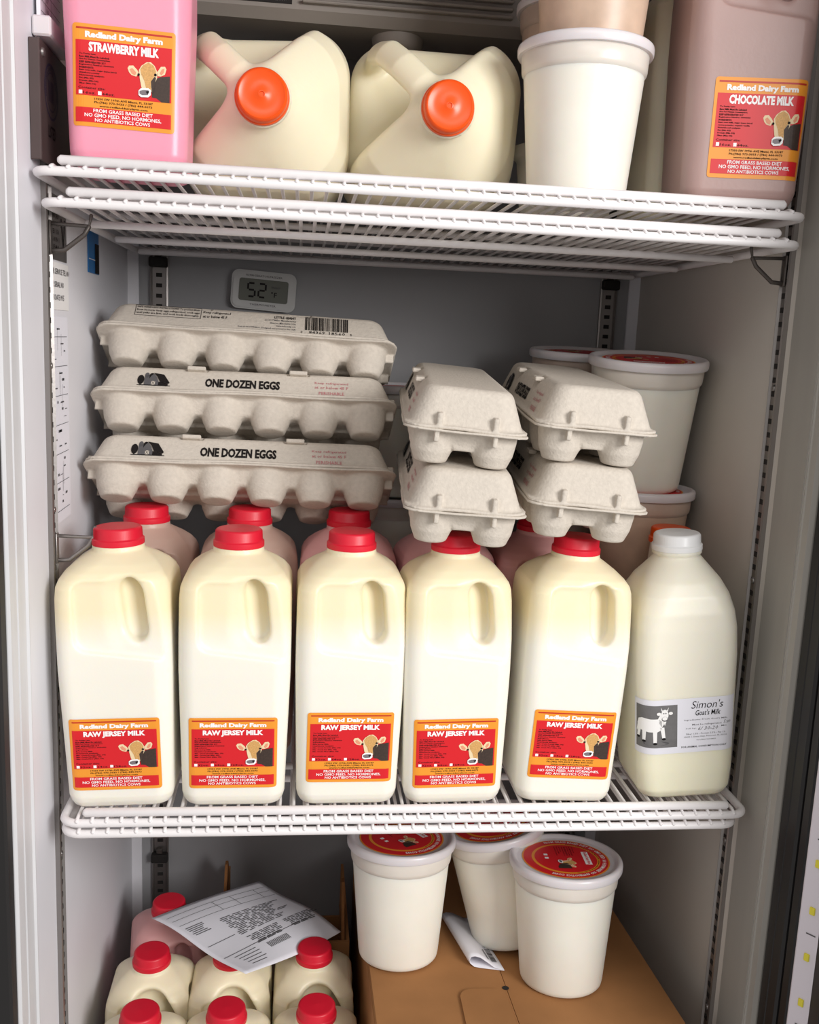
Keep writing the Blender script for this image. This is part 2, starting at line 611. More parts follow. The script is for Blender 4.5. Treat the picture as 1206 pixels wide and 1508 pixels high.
def dairy_label(title, sizes, lines, parent, fn, W=.0765, H=.0735):
    X = lambda u: (u - .5) * W
    Y = lambda v: (1 - v) * H
    p = Print()
    p.rrect(X(0), Y(1), X(1), Y(0), .0025, 0, M['lb_orange'], 44)
    p.rect(X(.04), Y(.053), X(.965), Y(.035), 1, M['lb_red2'], 40)
    p.rect(X(.035), Y(.695), X(.965), Y(.158), 1, M['lb_red'], 40)
    p.rect(X(.03), Y(.958), X(.965), Y(.812), 1, M['lb_red'], 40)
    lab = p.build('label', fn, parent)
    t = Print()
    wh, bk = M['lb_white'], M['ink']

    def ln(s, u0, u1, v0, v1, m, bold=0.0, shear=0.0, res=2):
        t.text(s, X(u0), Y(v1), X(u1), Y(v0), 2, m, shear, bold, res)
    ln('Redland Dairy Farm', .125, .875, .072, .148, wh, .055)
    ln(title, .16, .84, .172, .264, wh, .05)
    for i, s in enumerate(lines):
        h = .0165 if s[0] != s[0].lower() or True else .0165
        w = min(.36, len(s) * .0115)
        t.text(s, X(.07), Y(.302 + i * .0262), X(.07 + w), Y(.302 + i * .0262 - .019), 2, bk, 0, .03, 1)
    ln('Container size:', .06, .32, .607, .632, bk, .012, 0, 1)
    for k, s in enumerate(sizes):
        u = .065 + k * .185
        t.rect(X(u), Y(.683), X(u + .034), Y(.647), 2, wh)
        ln(s, u + .042, u + .042 + .024 * len(s), .656, .681, bk, .014, 0, 1)
    ln('17350 SW 197th AVE Miami, FL 33187', .215, .785, .712, .737, bk, .012, 0, 1)
    ln('Ph:(786) 973-3033 / (786) 444-0073', .215, .78, .745, .773, bk, .012, 0, 1)
    ln('www.redlanddairyfarm.com', .265, .735, .782, .805, bk, .02, 0, 1)
    ln('FROM GRASS BASED DIET', .205, .785, .822, .857, wh, .016)
    ln('NO GMO FEED, NO HORMONES,', .12, .87, .868, .91, wh, .016)
    ln('NO ANTIBIOTICS COWS', .22, .76, .915, .949, wh, .016)
    t.build('lettering', fn, lab)
    c = Print()
    cow_picture(c, W, H, 2)
    c.build('cow_picture', fn, lab)
    return lab


RAW = ['To Purity Law:', 'Raw Milk Must Be Labeled:', 'Not For Human Consumption.', 'KEEP REFRIGERATED 35 F', 'Registration Number: 00000000', 'Ingredients:', 'Raw Jersey Milk.', 'Nutritional Analysis:', 'Min. Crude Protein (Min. 3%)', 'Min. Crude Fat (Min. 4%)', 'Min. Crude Fiber (Max. 0%)']
STR = ['To Purity Law:', 'Raw Milk Must Be Labeled:', 'Not For Human Consumption.', 'KEEP REFRIGERATED 35 F', 'Registration Number: 00000000', 'INGREDIENTS:', 'Raw cow milk, sugar (cane juice)', 'strawberry powder', 'Nutritional analysis:', 'Fat (Min 4%)', 'Protein (Min 3%)', 'Fiber (Max 0%)']
CHO = [s.replace('strawberry powder', 'cocoa powder, organic vanilla') for s in STR]


# ------------------------------------------------------------------ jugs
PZ = np.array([0, .003, .007, .012, .125, .158, .189, .199, .205, .211, .217, .222, .2255, .228, .243])
PA = np.array([.0385, .0420, .0440, .0452, .0485, .0485, .0482, .0474, .0452, .0410, .0345, .0275, .0220, .0205, .0200])
PR = np.array([.012, .013, .014, .014, .015, .015, .016, .017, .019, .021, .023, .0245, .0219, .0204, .0199])


def jug_a(z):
    return np.interp(z, PZ, PA)


def jug_f(x, y, z, through=False):
    a = jug_a(z)
    r = np.minimum(np.interp(z, PZ, PR), a - 1e-5)
    d = rrect(x, y, a, a, r) * .72
    d = smax(d, -z, .003)
    d = np.maximum(d, z - .232)
    # handle side: the front right corner is cut back a little towards the top
    w = (x - y) / math.sqrt(2)
    d = smax(d, w - (.0640 - np.maximum(0, z - .150) * .14), .006)
    # shallow grip panel pressed into the front
    reg = smax(-.031 - x, .146 - .13 * (x + .03) - z, .012)
    reg = smax(reg, (z - .206), .008)
    reg = smax(reg, (-x * .7 + z * .7) - .163, .004)
    pan = smax(reg, y + .0432, .004)
    d = smax(d, -pan, .0018)
    # finger hole through the front right corner, behind the handle
    zz = z - np.clip(z, .1620, .1960)
    if through:
        t3 = np.sqrt((w - .0400) ** 2 + ((z - np.clip(z, .160, .1885)) * .9) ** 2) - .0112
        d = smax(d, -t3, .006)
        sp = np.sqrt((x - .0040) ** 2 + (y + .0400) ** 2 + (z - .198) ** 2) - .0190
        d = smax(d, -sp, .010)
    zs = z - np.clip(z, .1660, .1930)
    slot = np.sqrt((x - .0190 - (z - .180) * -.10) ** 2 + (zs * .66) ** 2) - .0098
    d = smax(d, -smax(slot, y + .0255 + .45 * (.0190 - x), .004), .0035)
    # soft shoulder on the inner side of the hole
    fl = np.sqrt((x - .0085) ** 2 + (y + .0500) ** 2 + (zs * .7) ** 2) - .0095
    d = smax(d, -fl, .009)
    # neck flange
    rr = np.sqrt(x * x + y * y)
    fz = np.maximum(rr - .0222, np.abs(z - .2278) - .0015)
    d = smin(d, fz, .002)
    return d


def cap_mesh(name, mats, parent, z0, r=.0207, h=.0155):
    b = MB()
    b.lathe([(r + .0016, z0), (r + .0018, z0 + .0012), (r + .0017, z0 + .0048), (r + .0004, z0 + .0056), (r, z0 + .0062),
             (r - .0003, z0 + h - .0018), (r - .0011, z0 + h - .0005), (r - .0024, z0 + h), (r - .004, z0 + h + .0001), (.004, z0 + h - .0001), (.001, z0 + h + .0003)],
            112, rib=(4, 5))
    return b.build('cap', mats, parent, smooth=True, sharp=50)


def wrap(a_fn, r, z_off, roll=0.0, du=0.0, tilt=0.0):
    def fn(u, v, off):
        cu = math.cos(roll)
        su = math.sin(roll)
        vv = v - .0367
        u, v = u * cu - vv * su + du, u * su + vv * cu + .0367
        z = z_off + v
        a = float(a_fn(z))
        L = a - r
        s = abs(u)
        sg = 1 if u >= 0 else -1
        if s <= L:
            return (u, -(a + off), z)
        t = (s - L) / r
        if t <= math.pi / 2:
            return (sg * (L + (r + off) * math.sin(t)), -(L + (r + off) * math.cos(t)), z)
        return (sg * (a + off), -L + (s - L - r * math.pi / 2), z)
    return fn


jv, jq = surface(jug_f, (-.05, -.05, 0), (.05, .05, .236), .0016)


lowv, lowq = surface(lambda x, y, z: jug_f(x, y, z, True), (-.05, -.05, 0), (.05, .05, .236), .0016)


def make_jug(label, mat_body, cap_mat, loc, rotz=0.0, group=None, name='milk_jug', rx=0.0, shape=None):
    t = thing(name, label, 'milk jug', loc, (rx, 0, rotz), group)
    b = mesh_obj('body', *(shape or (jv, jq)), mat_body, t, smooth=True)
    cap_mesh('cap', cap_mat, t, .2293)
    return t


SH2 = .0035      # top of the middle shelf's wires
SH1 = .5415      # top of the upper shelf's wires

front = [(.0545, .0560, R(-1), 0, -2.0), (.1510, .0560, 0, .0005, 0), (.2515, .0560, R(1), .0052, 0), (.3490, .0560, R(.5), -.0008, -.6), (.4530, .0560, 0, .0068, 1.6)]
FL = ['red-capped jug of white milk at the left end of the front row',
      'red-capped jug of white milk standing second from left in the front row',
      'red-capped jug of white milk in the middle of the shelf, third from left in front',
      'red-capped white milk jug under the left pair of end-on egg cartons',
      'red-capped white milk jug beside the white-capped jug, under the right pair of egg cartons']
for k, ((x, y, rz, dz, ln_), lb) in enumerate(zip(front, FL)):
    j = make_jug(lb, M['milk'], M['red_cap'], (x, y, SH2), rz, 'front row of red-capped jugs') if k == 0 else copy_tree(j0)
    if k == 0:
        j0 = j
    j.location = (x, y, SH2)
    j.rotation_euler = (0, R(ln_), rz)
    j['label'] = lb
for k, j in enumerate([o for o in COL.objects if o.get('group') == 'front row of red-capped jugs']):
    dairy_label('RAW JERSEY MILK', ['32oz.', '64oz.', '128oz.'], RAW, j,
                wrap(jug_a, .0145, .0195 + front[k][3], R([0, .3, -.3, .5, -1.0][k]), [-.001, 0, .001, -.0005, .001][k]), H=.0660)

# second row of jugs on the middle shelf
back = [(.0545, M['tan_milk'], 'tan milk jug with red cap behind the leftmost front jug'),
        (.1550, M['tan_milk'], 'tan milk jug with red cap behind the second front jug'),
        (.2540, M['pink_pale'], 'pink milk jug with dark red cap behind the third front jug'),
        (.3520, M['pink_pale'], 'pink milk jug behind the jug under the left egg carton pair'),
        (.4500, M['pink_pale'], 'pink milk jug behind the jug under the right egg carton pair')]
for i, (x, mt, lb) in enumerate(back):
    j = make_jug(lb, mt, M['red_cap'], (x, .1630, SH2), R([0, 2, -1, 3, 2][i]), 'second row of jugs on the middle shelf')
    if i == 3:
        dairy_label('STRAWBERRY MILK', ['16oz.', '64oz.'], STR, j, wrap(jug_a, .0145, .012, 0, 0))

# jugs of the bottom compartment
FZ = -.4855
low = [(.0560, .0965, 'red-capped jug of cream milk, front left at the bottom of the fridge'),
       (.1420, .0965, 'red-capped jug of cream milk, front middle at the bottom of the fridge'),
       (.2335, .0965, 'red-capped cream milk jug, front right at the bottom beside the big box'),
       (.0530, .1935, 'red-capped cream milk jug behind the front left one, below the pale pink jug'),
       (.1405, .1935, 'cream milk jug whose red cap is half covered by the printed sheet'),
       (.2325, .1935, 'red-capped cream milk jug right of the printed sheet, before the open box')]
j1 = None
for i, (x, y, lb) in enumerate(low):
    if j1 is None:
        j1 = make_jug(lb, M['milk_low'], M['red_cap'], (x, y, FZ), 0, 'red-capped jugs at the bottom', shape=(lowv, lowq))
        j = j1
    else:
        j = copy_tree(j1)
        j['label'] = lb
    j.location = (x, y, FZ)
    j.scale = (.93, .93, .93)
make_jug('pale pink jug with red cap at the back left under the printed sheet', M['pink_pale'], M['red_cap'], (.0590, .2905, FZ), R(8)).scale = (.93, .93, .93)

# upper shelf: pink and brown jugs
js = make_jug('bright pink jug at the left end of the upper shelf', M['pink'], M['red_cap'], (.0615, .0590, SH1), R(3), None)
dairy_label('STRAWBERRY MILK', ['16oz.', '64oz.'], STR, js, wrap(jug_a, .0145, .029, R(-1.0), -.002))
jc = make_jug('brown jug at the right end of the upper shelf', M['choc'], M['red_cap'], (.5710, .0570, SH1), R(-8), None)
jc.scale = (1.07, 1.07, 1.07)
dairy_label('CHOCOLATE MILK', ['16oz.', '64oz.'], CHO, jc, wrap(jug_a, .0145, .0205, 0, .008), W=.0725)
make_jug('yellowish milk jug behind the deli tub, left of the brown jug', M['milk_low'], M['red_cap'], (.5720, .1850, SH1), R(4), None)

# ------------------------------------------------------------------ goat milk jug, no handle in front
GZ = np.array([0, .004, .010, .03, .09, .14, .165, .180, .195, .207, .216, .223, .228, .245])
GA = np.array([.036, .041, .0440, .0455, .04643, .0472, .0468, .0455, .0420, .0365, .0300, .0245, .0205, .0200])
GR = np.array([.013, .015, .016, .016, .016, .016, .017, .019, .022, .025, .026, .0242, .0205, .0200])


def goat_a(z):
    return np.interp(z, GZ, GA)


def goat_f(x, y, z):
    a = goat_a(z)
    r = np.minimum(np.interp(z, GZ, GR), a - 1e-5)
    d = rrect(x, y, a, a, r) * .75
    d = smax(d, -z, .003)
    d = np.maximum(d, z - .236)
    d = smin(d, np.maximum(np.sqrt(x * x + y * y) - .0225, np.abs(z - .231) - .0016), .003)
    return d


def goat_blue(z):
    return goat_a(z)


gv, gq = surface(goat_f, (-.05, -.05, 0), (.05, .05, .237), .0018)
g = thing('goat_milk_jug', 'white-capped milk jug with black and white goat label, right end of front row', 'milk jug', (.5730, .0560, SH2 + .0022), (0, R(-4.0), R(-2)))
mesh_obj('body', gv, gq, M['goat'], g, smooth=True)
cap_mesh('cap', M['white_cap'], g, .2325, r=.0215)
Wg, Hg = .1000, .0530
gfn = wrap(goat_a, .0160, .0490, R(1.2), -.007)
p = Print()
p.rect(-Wg / 2, 0, Wg / 2, Hg, 0, M['paper'], 56, 2)
glab = p.build('label', gfn, g)
p = Print()
X = lambda u: (u - .5) * Wg
Y = lambda v: (1 - v) * Hg
p.rect(X(.045), Y(.88), X(.445), Y(.10), 1, M['photo_grey'], 30)
bl, wt = M['ink'], M['lb_white']
p.ell(X(.25), Y(.80), .12 * Wg, .04 * Hg, 2, M['ink_grey'])
p.poly([(X(a), Y(b)) for a, b in [(.065, .45), (.08, .36), (.12, .33), (.20, .345), (.27, .34), (.30, .39), (.30, .54), (.26, .58), (.18, .585), (.11, .56), (.075, .52)]][::-1], 3, wt, .002)
p.poly([(X(a), Y(b)) for a, b in [(.255, .36), (.285, .26), (.33, .25), (.345, .36), (.30, .50)]][::-1], 3, wt, .002)
p.ell(X(.325), Y(.27), .035 * Wg, .10 * Hg, 4, wt)
for sx in (-1, 1):
    p.ell(X(.325 + sx * .055), Y(.245), .02 * Wg, .028 * Hg, 5, wt)
    p.poly([(X(.325 + sx * .016), Y(.20)), (X(.325 + sx * .03), Y(.20)), (X(.325 + sx * .037), Y(.13))][::sx], 4, wt)
    p.ell(X(.325 + sx * .010), Y(.24), .005 * Wg, .012 * Hg, 6, bl, 8)
p.ell(X(.325), Y(.345), .028 * Wg, .045 * Hg, 5, M['ink_grey'])
p.ell(X(.325), Y(.335), .024 * Wg, .034 * Hg, 6, wt)
p.poly([(X(.312), Y(.39)), (X(.34), Y(.39)), (X(.326), Y(.47))][::-1], 5, wt)
for a, b, c in [(.09, .075, .68), (.14, .135, .74), (.235, .235, .78), (.30, .315, .70)]:
    p.poly([(X(a - .018), Y(.50)), (X(a + .022), Y(.50)), (X(b + .018), Y(c)), (X(b - .012), Y(c))][::-1], 3, wt, .002)
    p.ell(X(b + .004), Y(c + .015), .019 * Wg, .022 * Hg, 4, bl, 10)
p.poly([(X(.055), Y(.58)), (X(.07), Y(.44)), (X(.078), Y(.48)), (X(.062), Y(.60))][::-1], 3, wt, .002)
p.build('goat_picture', gfn, glab)
p = Print()
p.text("Simon's", X(.575), Y(.195), X(.875), Y(.055), 1, bl, .25, -.004, 3)
p.text("Goat's Milk", X(.615), Y(.325), X(.85), Y(.225), 1, bl, .2, .01, 3)
for s, a, b, c, d in [("Ingredients: Fresh Goat's Milk,", .51, .92, .385, .42), ('Must be refrigerated', .585, .86, .475, .515), ('Sell by:', .525, .625, .545, .575),
                      ('Min', .86, .91, .53, .555), ('Fiber 1.5% - Protein 2.5% - Fat 1%', .53, .90, .645, .675), ('12855 S. Dixie Hwy, Pinecrest, FL 33156', .51, .915, .70, .735), ('Tel (786) 367-8439', .625, .81, .765, .795)]:
    p.text(s, X(a), Y(d), X(b), Y(c), 1, M['ink_grey'], 0, .004, 1)
p.text('6/ 30-20', X(.64), Y(.60), X(.83), Y(.535), 1, M['ink_grey'], .3, 0, 1)
p.text('5:am', X(.88), Y(.50), X(.955), Y(.44), 1, M['ink_grey'], .3, 0, 1)
p.text('FOR ANIMAL CONSUMPTION ONLY', X(.485), Y(.915), X(.915), Y(.88), 1, bl, 0, .012, 1)
p.build('lettering', gfn, glab)

# slender bottle with orange cap behind it
b = MB()
b.lathe([(.017, 0), (.020, .002), (.0210, .006), (.0210, .19), (.0205, .205), (.0200, .212), (.0195, .220), (.0195, .228)], 40)
ob = thing('bottle', 'slender bottle with orange cap half hidden behind the white-capped jug', 'bottle', (.5775, .1255, SH2 + .003))
b.build('body', M['goat'], ob, smooth=True)
cap_mesh('cap', M['orange_cap'], ob, .2230, r=.0198)

# ------------------------------------------------------------------ gallon jugs lying on the upper shelf
QZ = np.array([0, .005, .012, .02, .10, .150, .170, .188, .205, .218, .228, .236, .250])
QA = np.array([.062, .069, .073, .075, .0755, .0750, .0720, .0640, .0500, .0380, .0280, .0215, .0205])
QR = np.array([.030, .032, .034, .035, .036, .040, .044, .046, .044, .0375, .0275, .0213, .0203])


def gal_f(x, y, z):
    y = y + .09 * np.maximum(0, z - .17)
    a = np.interp(z, QZ, QA)
    ax = a + .0025 * np.clip((a - .02) / .05, 0, 1)
    ay = a - .0010 * np.clip((a - .02) / .05, 0, 1)
    r = np.minimum(np.interp(z, QZ, QR), ay - 1e-5)
    d = rrect(x, y, ax, ay, r) * .62
    d = smax(d, -z, .004)
    d = np.maximum(d, z - .246)
    # upper left corner: q runs out to it, w across it
    q = (-x + y) / math.sqrt(2)
    w = (x + y) / math.sqrt(2)
    cut = smin(q - .021, (z - .108 - .25 * np.maximum(.075 - q, 0)), .016)
    d = smax(d, cut, .008)
    # handle bridging the cut from the neck to the corner
    P = [(.008, .222), (.030, .213), (.052, .196), (.070, .172), (.0785, .145), (.0795, .110), (.076, .080)]
    best = None
    for (q0, z0), (q1, z1) in zip(P[:-1], P[1:]):
        dq, dz = q1 - q0, z1 - z0
        t = np.clip(((q - q0) * dq + (z - z0) * dz) / (dq * dq + dz * dz), 0, 1)
        e = (q - q0 - t * dq) ** 2 + (z - z0 - t * dz) ** 2
        best = e if best is None else np.minimum(best, e)
    hd = (np.sqrt(best / .0085 ** 2 + (w / .0135) ** 2) - 1) * .0085
    d = smin(d, hd, .012)
    d = smin(d, np.maximum(np.sqrt(x * x + y * y) - .0235, np.abs(z - .2385) - .0015), .004)
    return d


lv, lq = surface(gal_f, (-.084, -.080, 0), (.084, .080, .247), .0022)


def lying_gallon(label, loc, rz, roll, pitch):
    t = thing('gallon_jug', label, 'milk jug', loc, (0, 0, 0), 'gallon jugs lying on the upper shelf')
    t.rotation_mode = 'QUATERNION'
    mt = Matrix.Rotation(rz, 4, 'Z') @ Matrix.Rotation(R(90) - pitch, 4, 'X') @ Matrix.Rotation(roll, 4, 'Z')
    t.rotation_quaternion = mt.to_quaternion()
    mesh_obj('body', lv, lq, M['gallon'], t, smooth=True)
    b = MB()
    z0, r, h = .2400, .0210, .0135
    b.lathe([(r + .0014, z0), (r + .0016, z0 + .001), (r + .0012, z0 + .004), (r + .0004, z0 + .0045), (r, z0 + h - .003), (r - .0008, z0 + h - .001),
             (r - .0022, z0 + h), (r - .003, z0 + h - .0006), (.0034, z0 + h - .0006), (.003, z0 + h - .0002), (.0022, z0 + h - .0002), (.0018, z0 + h - .0012), (.0005, z0 + h - .0012)], 64)
    b.build('cap', M['orange_cap'], t, smooth=True, sharp=50).location = (0, -.0066, 0)
    return t


lying_gallon('orange-capped gallon jug lying on its side next to the pink jug', (.1612, .2920, .6165), R(1), R(1), 0)
lying_gallon('orange-capped gallon jug lying on its side left of the deli tubs', (.3195, .2900, .6175), R(0), R(-3), 0)

# ------------------------------------------------------------------ egg cartons
CL, CW = .1425, .0520


def lid_f(x, y, z):
    zc = np.clip(z, 0, .037)
    hx = .1395 - .30 * zc
    hy = .0490 - .34 * zc
    d = rrect(x, y, hx, hy, .016) * .92
    d = smax(d, z - .0355, .007)
    d = np.maximum(d, -z)
    zf = .0011 * np.sin(x * 31 + 1) * .5 + .0004 * np.sin(y * 90 + x * 60)
    fl = np.maximum(rrect(x, y, CL, CW, .016), np.abs(z - .0014 - zf) - .0013)
    d = smin(d, fl, .003)
    for sx in (-1, 1):
        for sy in (-1, 1):
            rb = np.maximum(np.maximum(np.abs(x - sx * .1385) - .0042, np.abs(y - sy * .0235) - .0022), np.abs(z - .007) - .0065)
            d = smin(d, rb, .0015)
    for sx in (-1, 1):
        nt = np.maximum(np.maximum(np.abs(x - sx * .0480) - .0105, np.abs(y + .0400) - .0060), np.abs(z - .0355) - .0052)
        d = smax(d, -nt, .0008)
    return d


def tray_f(x, y, z):
    d = None
    rz = np.interp(z, [-.0365, -.0335, -.0295, -.023, -.011, 0], [.0110, .0140, .0154, .0180, .0198, .0203])
    xx = x - (np.clip(np.round(x / .0455 - .5), -3, 2) + .5) * .0455
    yy = np.abs(y) - .0262
    d = (np.sqrt(xx * xx + yy * yy) - rz) * .88
    d = smax(d, -(z + .0340), .002)
    web = rrect(x, y, .134 + .6 * z, .0425 + .6 * z, .015)
    web = smax(web, -(z + .0175), .003)
    d = smin(d, web, .0035)
    spine = np.maximum(np.maximum(np.abs(x) - .125, np.abs(y) - .008), -(z + .021))
    d = smin(d, spine, .004)
    d = np.maximum(d, z)
    zf = .0009 * np.sin(x * 27 + 2) * .5 + .0004 * np.sin(y * 80 - x * 50)
    fl = np.maximum(rrect(x, y, CL + .0012, CW + .0012, .016), np.abs(z + .0014 - zf) - .0011)
    d = smin(d, fl, .003)
    for sx in (-1, 1):
        for sy in (-1, 1):
            rb = np.maximum(np.maximum(np.abs(x - sx * .1375) - .0040, np.abs(y - sy * .0245) - .0020), np.abs(z + .0060) - .0065)
            d = smin(d, rb, .0015)
    return d


dv, dq = surface(lid_f, (-.145, -.055, -.001), (.145, .055, .038), .0016)
tv, tq = surface(tray_f, (-.145, -.055, -.040), (.145, .055, .001), .0016)


def lid_front(u, v, off):
    """u along the carton, v up the sloping front of the lid"""
    v = .0075 + (v - .0105) * 1.38
    c, s = math.cos(math.atan(.34)), math.sin(math.atan(.34))
    return (u, -.0490 + v * s - off * c * 1.1 - .0002, v * c + off * s)


def lid_mesh_print(front_side):
    p = Print()
    ik, gy, pk = M['ink'], M['ink_grey'], M['ink_pink']
    if front_side:
        p.text('ONE DOZEN EGGS', -.0390, .0115, .0310, .0208, 0, ik, 0, .045)
        p.text('Keep refrigerated', .0640, .0195, .0960, .0225, 0, pk, 0, .01, 1)
        p.text('at or below 45 F', .0640, .0150, .0960, .0180, 0, pk, 0, .01, 1)
        p.text('PERISHABLE', .0680, .0085, .0920, .0118, 0, pk, 0, .01, 1)
        n0 = len(p.v)
        p.ell(-.1000, .0165, .0042, .0050, 1, ik, 14)
        p.rect(-.1006, .0105, -.0994, .0140, 1, ik)
        p.rect(-.0955, .0110, -.0900, .0215, 1, gy)
        p.ell(-.09275, .0215, .00275, .0028, 1, gy, 12)
        p.ell(-.0868, .0190, .0040, .0052, 0, ik, 14)
        p.poly([(-.0905, .0110), (-.0905, .0165), (-.0880, .0205), (-.0845, .0232), (-.0805, .0195), (-.0780, .0150), (-.0780, .0110)][::-1], 2, gy)
        p.poly([(-.0850, .0240), (-.0720, .0225), (-.0640, .0140), (-.0650, .0128), (-.0760, .0145), (-.0800, .0202)][::-1], 3, ik)
        p.poly([(-.0780, .0110), (-.0780, .0148), (-.0660, .0128), (-.0660, .0110)][::-1], 2, ik)
        p.rect(-.0868, .0110, -.0820, .0150, 3, M['pulp'])
        p.poly([(-.0868, .0110), (-.0862, .0110), (-.0820, .0150), (-.0826, .0150)], 4, ik)
        p.poly([(-.0826, .0110), (-.0820, .0110), (-.0862, .0150), (-.0868, .0150)], 4, ik)
        p.rect(-.1040, .0104, -.0630, .0111, 1, ik)
        p.v[n0:] = [(-.0860 + (u + .0835) * .74, w, l) for (u, w, l) in p.v[n0:]]
    else:
        for a in (.0085, .0205):
            p.rect(-.1090, a + .0085, -.0470, a + .0089, 0, ik)
        for a in (-.1090, -.0473):
            p.rect(a, .0170, a + .0004, .0293, 0, ik)
        for i, s in enumerate(['SAFE HANDLING INSTRUCTIONS: To prevent illness', 'from bacteria: keep eggs refrigerated, cook eggs', 'until yolks are firm, and cook foods thoroughly.']):
            p.text(s, -.1075, .0255 - i * .0034, -.0485, .0282 - i * .0034, 0, ik, 0, .012, 1)
        p.text('Keep refrigerated', -.0450, .0235, -.0190, .0268, 0, ik, 0, .012, 1)
        p.text('at or below 45 F', -.0450, .0190, -.0220, .0223, 0, ik, 0, .012, 1)
        p.text('LITTLE GIANT', .0230, .0235, .0440, .0265, 0, ik, 0, .03, 1)
        p.text('(c) 2017 Miller Manufacturing', .0140, .0200, .0440, .0226, 0, gy, 0, .008, 1)
        p.text('Glencoe, MN 55336 USA', .0190, .0168, .0440, .0192, 0, gy, 0, .008, 1)
        p.text('www.millermfg.com', .0250, .0136, .0440, .0160, 0, gy, 0, .008, 1)
        p.text('Item # 9600TFN2LO. Designed and printed in the USA', -.0110, .0104, .0440, .0128, 0, gy, 0, .008, 1)
        rr = random.Random(7)
        u = .0530
        while u < .0950:
            w = rr.choice([.0004, .0004, .0007, .0010])
            p.rect(u, .0125, u + w, .0280, 0, ik)
            u += w + rr.choice([.0004, .0005, .0009])
        p.text('0', .0490, .0085, .0508, .0112, 0, ik, 0, 0, 1)
        p.text('84369', .0570, .0085, .0725, .0118, 0, ik, 0, 0, 1)
        p.text('18560', .0765, .0085, .0920, .0118, 0, ik, 0, 0, 1)
        p.text('5', .0970, .0085, .0988, .0112, 0, ik, 0, 0, 1)
    return p


def make_carton(label, loc, rot, front_side=True, group=None):
    t = thing('egg_carton', label, 'egg carton', loc, (0, 0, 0), group)
    t.rotation_mode = 'QUATERNION'
    t.rotation_quaternion = rot.to_quaternion()
    l = mesh_obj('lid', dv, dq, M['pulp'], t, smooth=True)
    mesh_obj('tray', tv, tq, M['pulp'], t, smooth=True)
    lid_mesh_print(front_side).build('lettering', lid_front, l, base=.0003)
    for sx in (-1, 1):
        b = MB()
        b.box((sx * .048 - .0085, -.0438, .0300), (sx * .048 + .0085, -.0355, .0343), bev=.0008)
        b.build('latch', M['pulp'], t)
    return t


def rotm(rx=0., ry=0., rz=0.):
    return Matrix.Rotation(rz, 4, 'Z') @ Matrix.Rotation(ry, 4, 'Y') @ Matrix.Rotation(rx, 4, 'X')


TILT = R(-28)
ct, st = math.cos(TILT), math.sin(TILT)


def leaned(x, y, z, rz=0., ry=0.):
    """(y, z) of the front rim -> carton placement"""
    return (x, y + CW * ct, z + CW * st), rotm(TILT, ry, rz)


c_low = make_carton('egg carton printed with barn, lowest of the left stack, on the red caps', *leaned(.1475, .1400, .2950, 0, R(.6)), True, 'left stack of egg cartons')
c_mid = copy_tree(c_low)
c_mid['label'] = 'egg carton printed with barn, middle of the left stack'
l_, r_ = leaned(.1490, .1705, .3605, 0, R(.4))
c_mid.location = l_
c_mid.rotation_quaternion = r_.to_quaternion()
c_top = make_carton('egg carton with barcode side forward, topmost of the left stack', *leaned(.1490, .1995, .4210, R(0), R(1.3)), False, 'left stack of egg cartons')

for c in (c_low, c_mid, c_top):
    c.scale = (1.05, 1.0, .92)
for c in list(c_top.children):
    if c.name.startswith('latch'):
        bpy.data.objects.remove(c)
END = [('egg carton seen end-on, lower one of the left end-on pair', .3530, .1300, .2862, 3.0, -4.0, 2.5),
       ('egg carton seen end-on, upper one of the left end-on pair', .3515, .1300, .3545, 3.0, -4.5, 4.0),
       ('egg carton seen end-on, lower one of the right end-on pair', .4605, .1330, .2912, 2.5, -4.0, 3.6),
       ('egg carton seen end-on, upper one of the right end-on pair, lid slightly open', .4610, .1300, .3595, 3.0, -3.5, 3.0)]
for lb, x, y, z, tl, yaw, ry in END:
    c = copy_tree(c_low)
    c.scale = (1, 1, .95)
    c['label'] = lb
    c['group'] = 'egg cartons seen end-on'
    c.location = (x, y, z)
    c.rotation_quaternion = (Matrix.Rotation(R(yaw), 4, 'Z') @ Matrix.Rotation(R(ry), 4, 'Y') @ Matrix.Rotation(R(tl), 4, 'X') @ Matrix.Rotation(R(-90), 4, 'Z')).to_quaternion()

# ------------------------------------------------------------------ deli tubs
def tub_mesh(scale=1.0):
    b = MB()
    b.lathe([(.030, .0022), (.038, .0004), (.0408, .0004), (.0424, .0022), (.0432, .006), (.0518, .103), (.0520, .1060)], 64)
    b.lathe([(.0516, .1055), (.0522, .1064), (.0538, .1085), (.0542, .1105), (.0553, .1265), (.0540, .1277)], 64, mi=1)
    return b


def lid_lathe():
    b = MB()
    b.lathe([(.0556, .1225), (.0580, .1228), (.0586, .1240), (.0588, .1285), (.0583, .1305), (.0568, .1318), (.0548, .1320), (.0530, .1312), (.0516, .1292), (.0500, .1285), (.02, .1285), (.001, .1285)], 72)
    return b


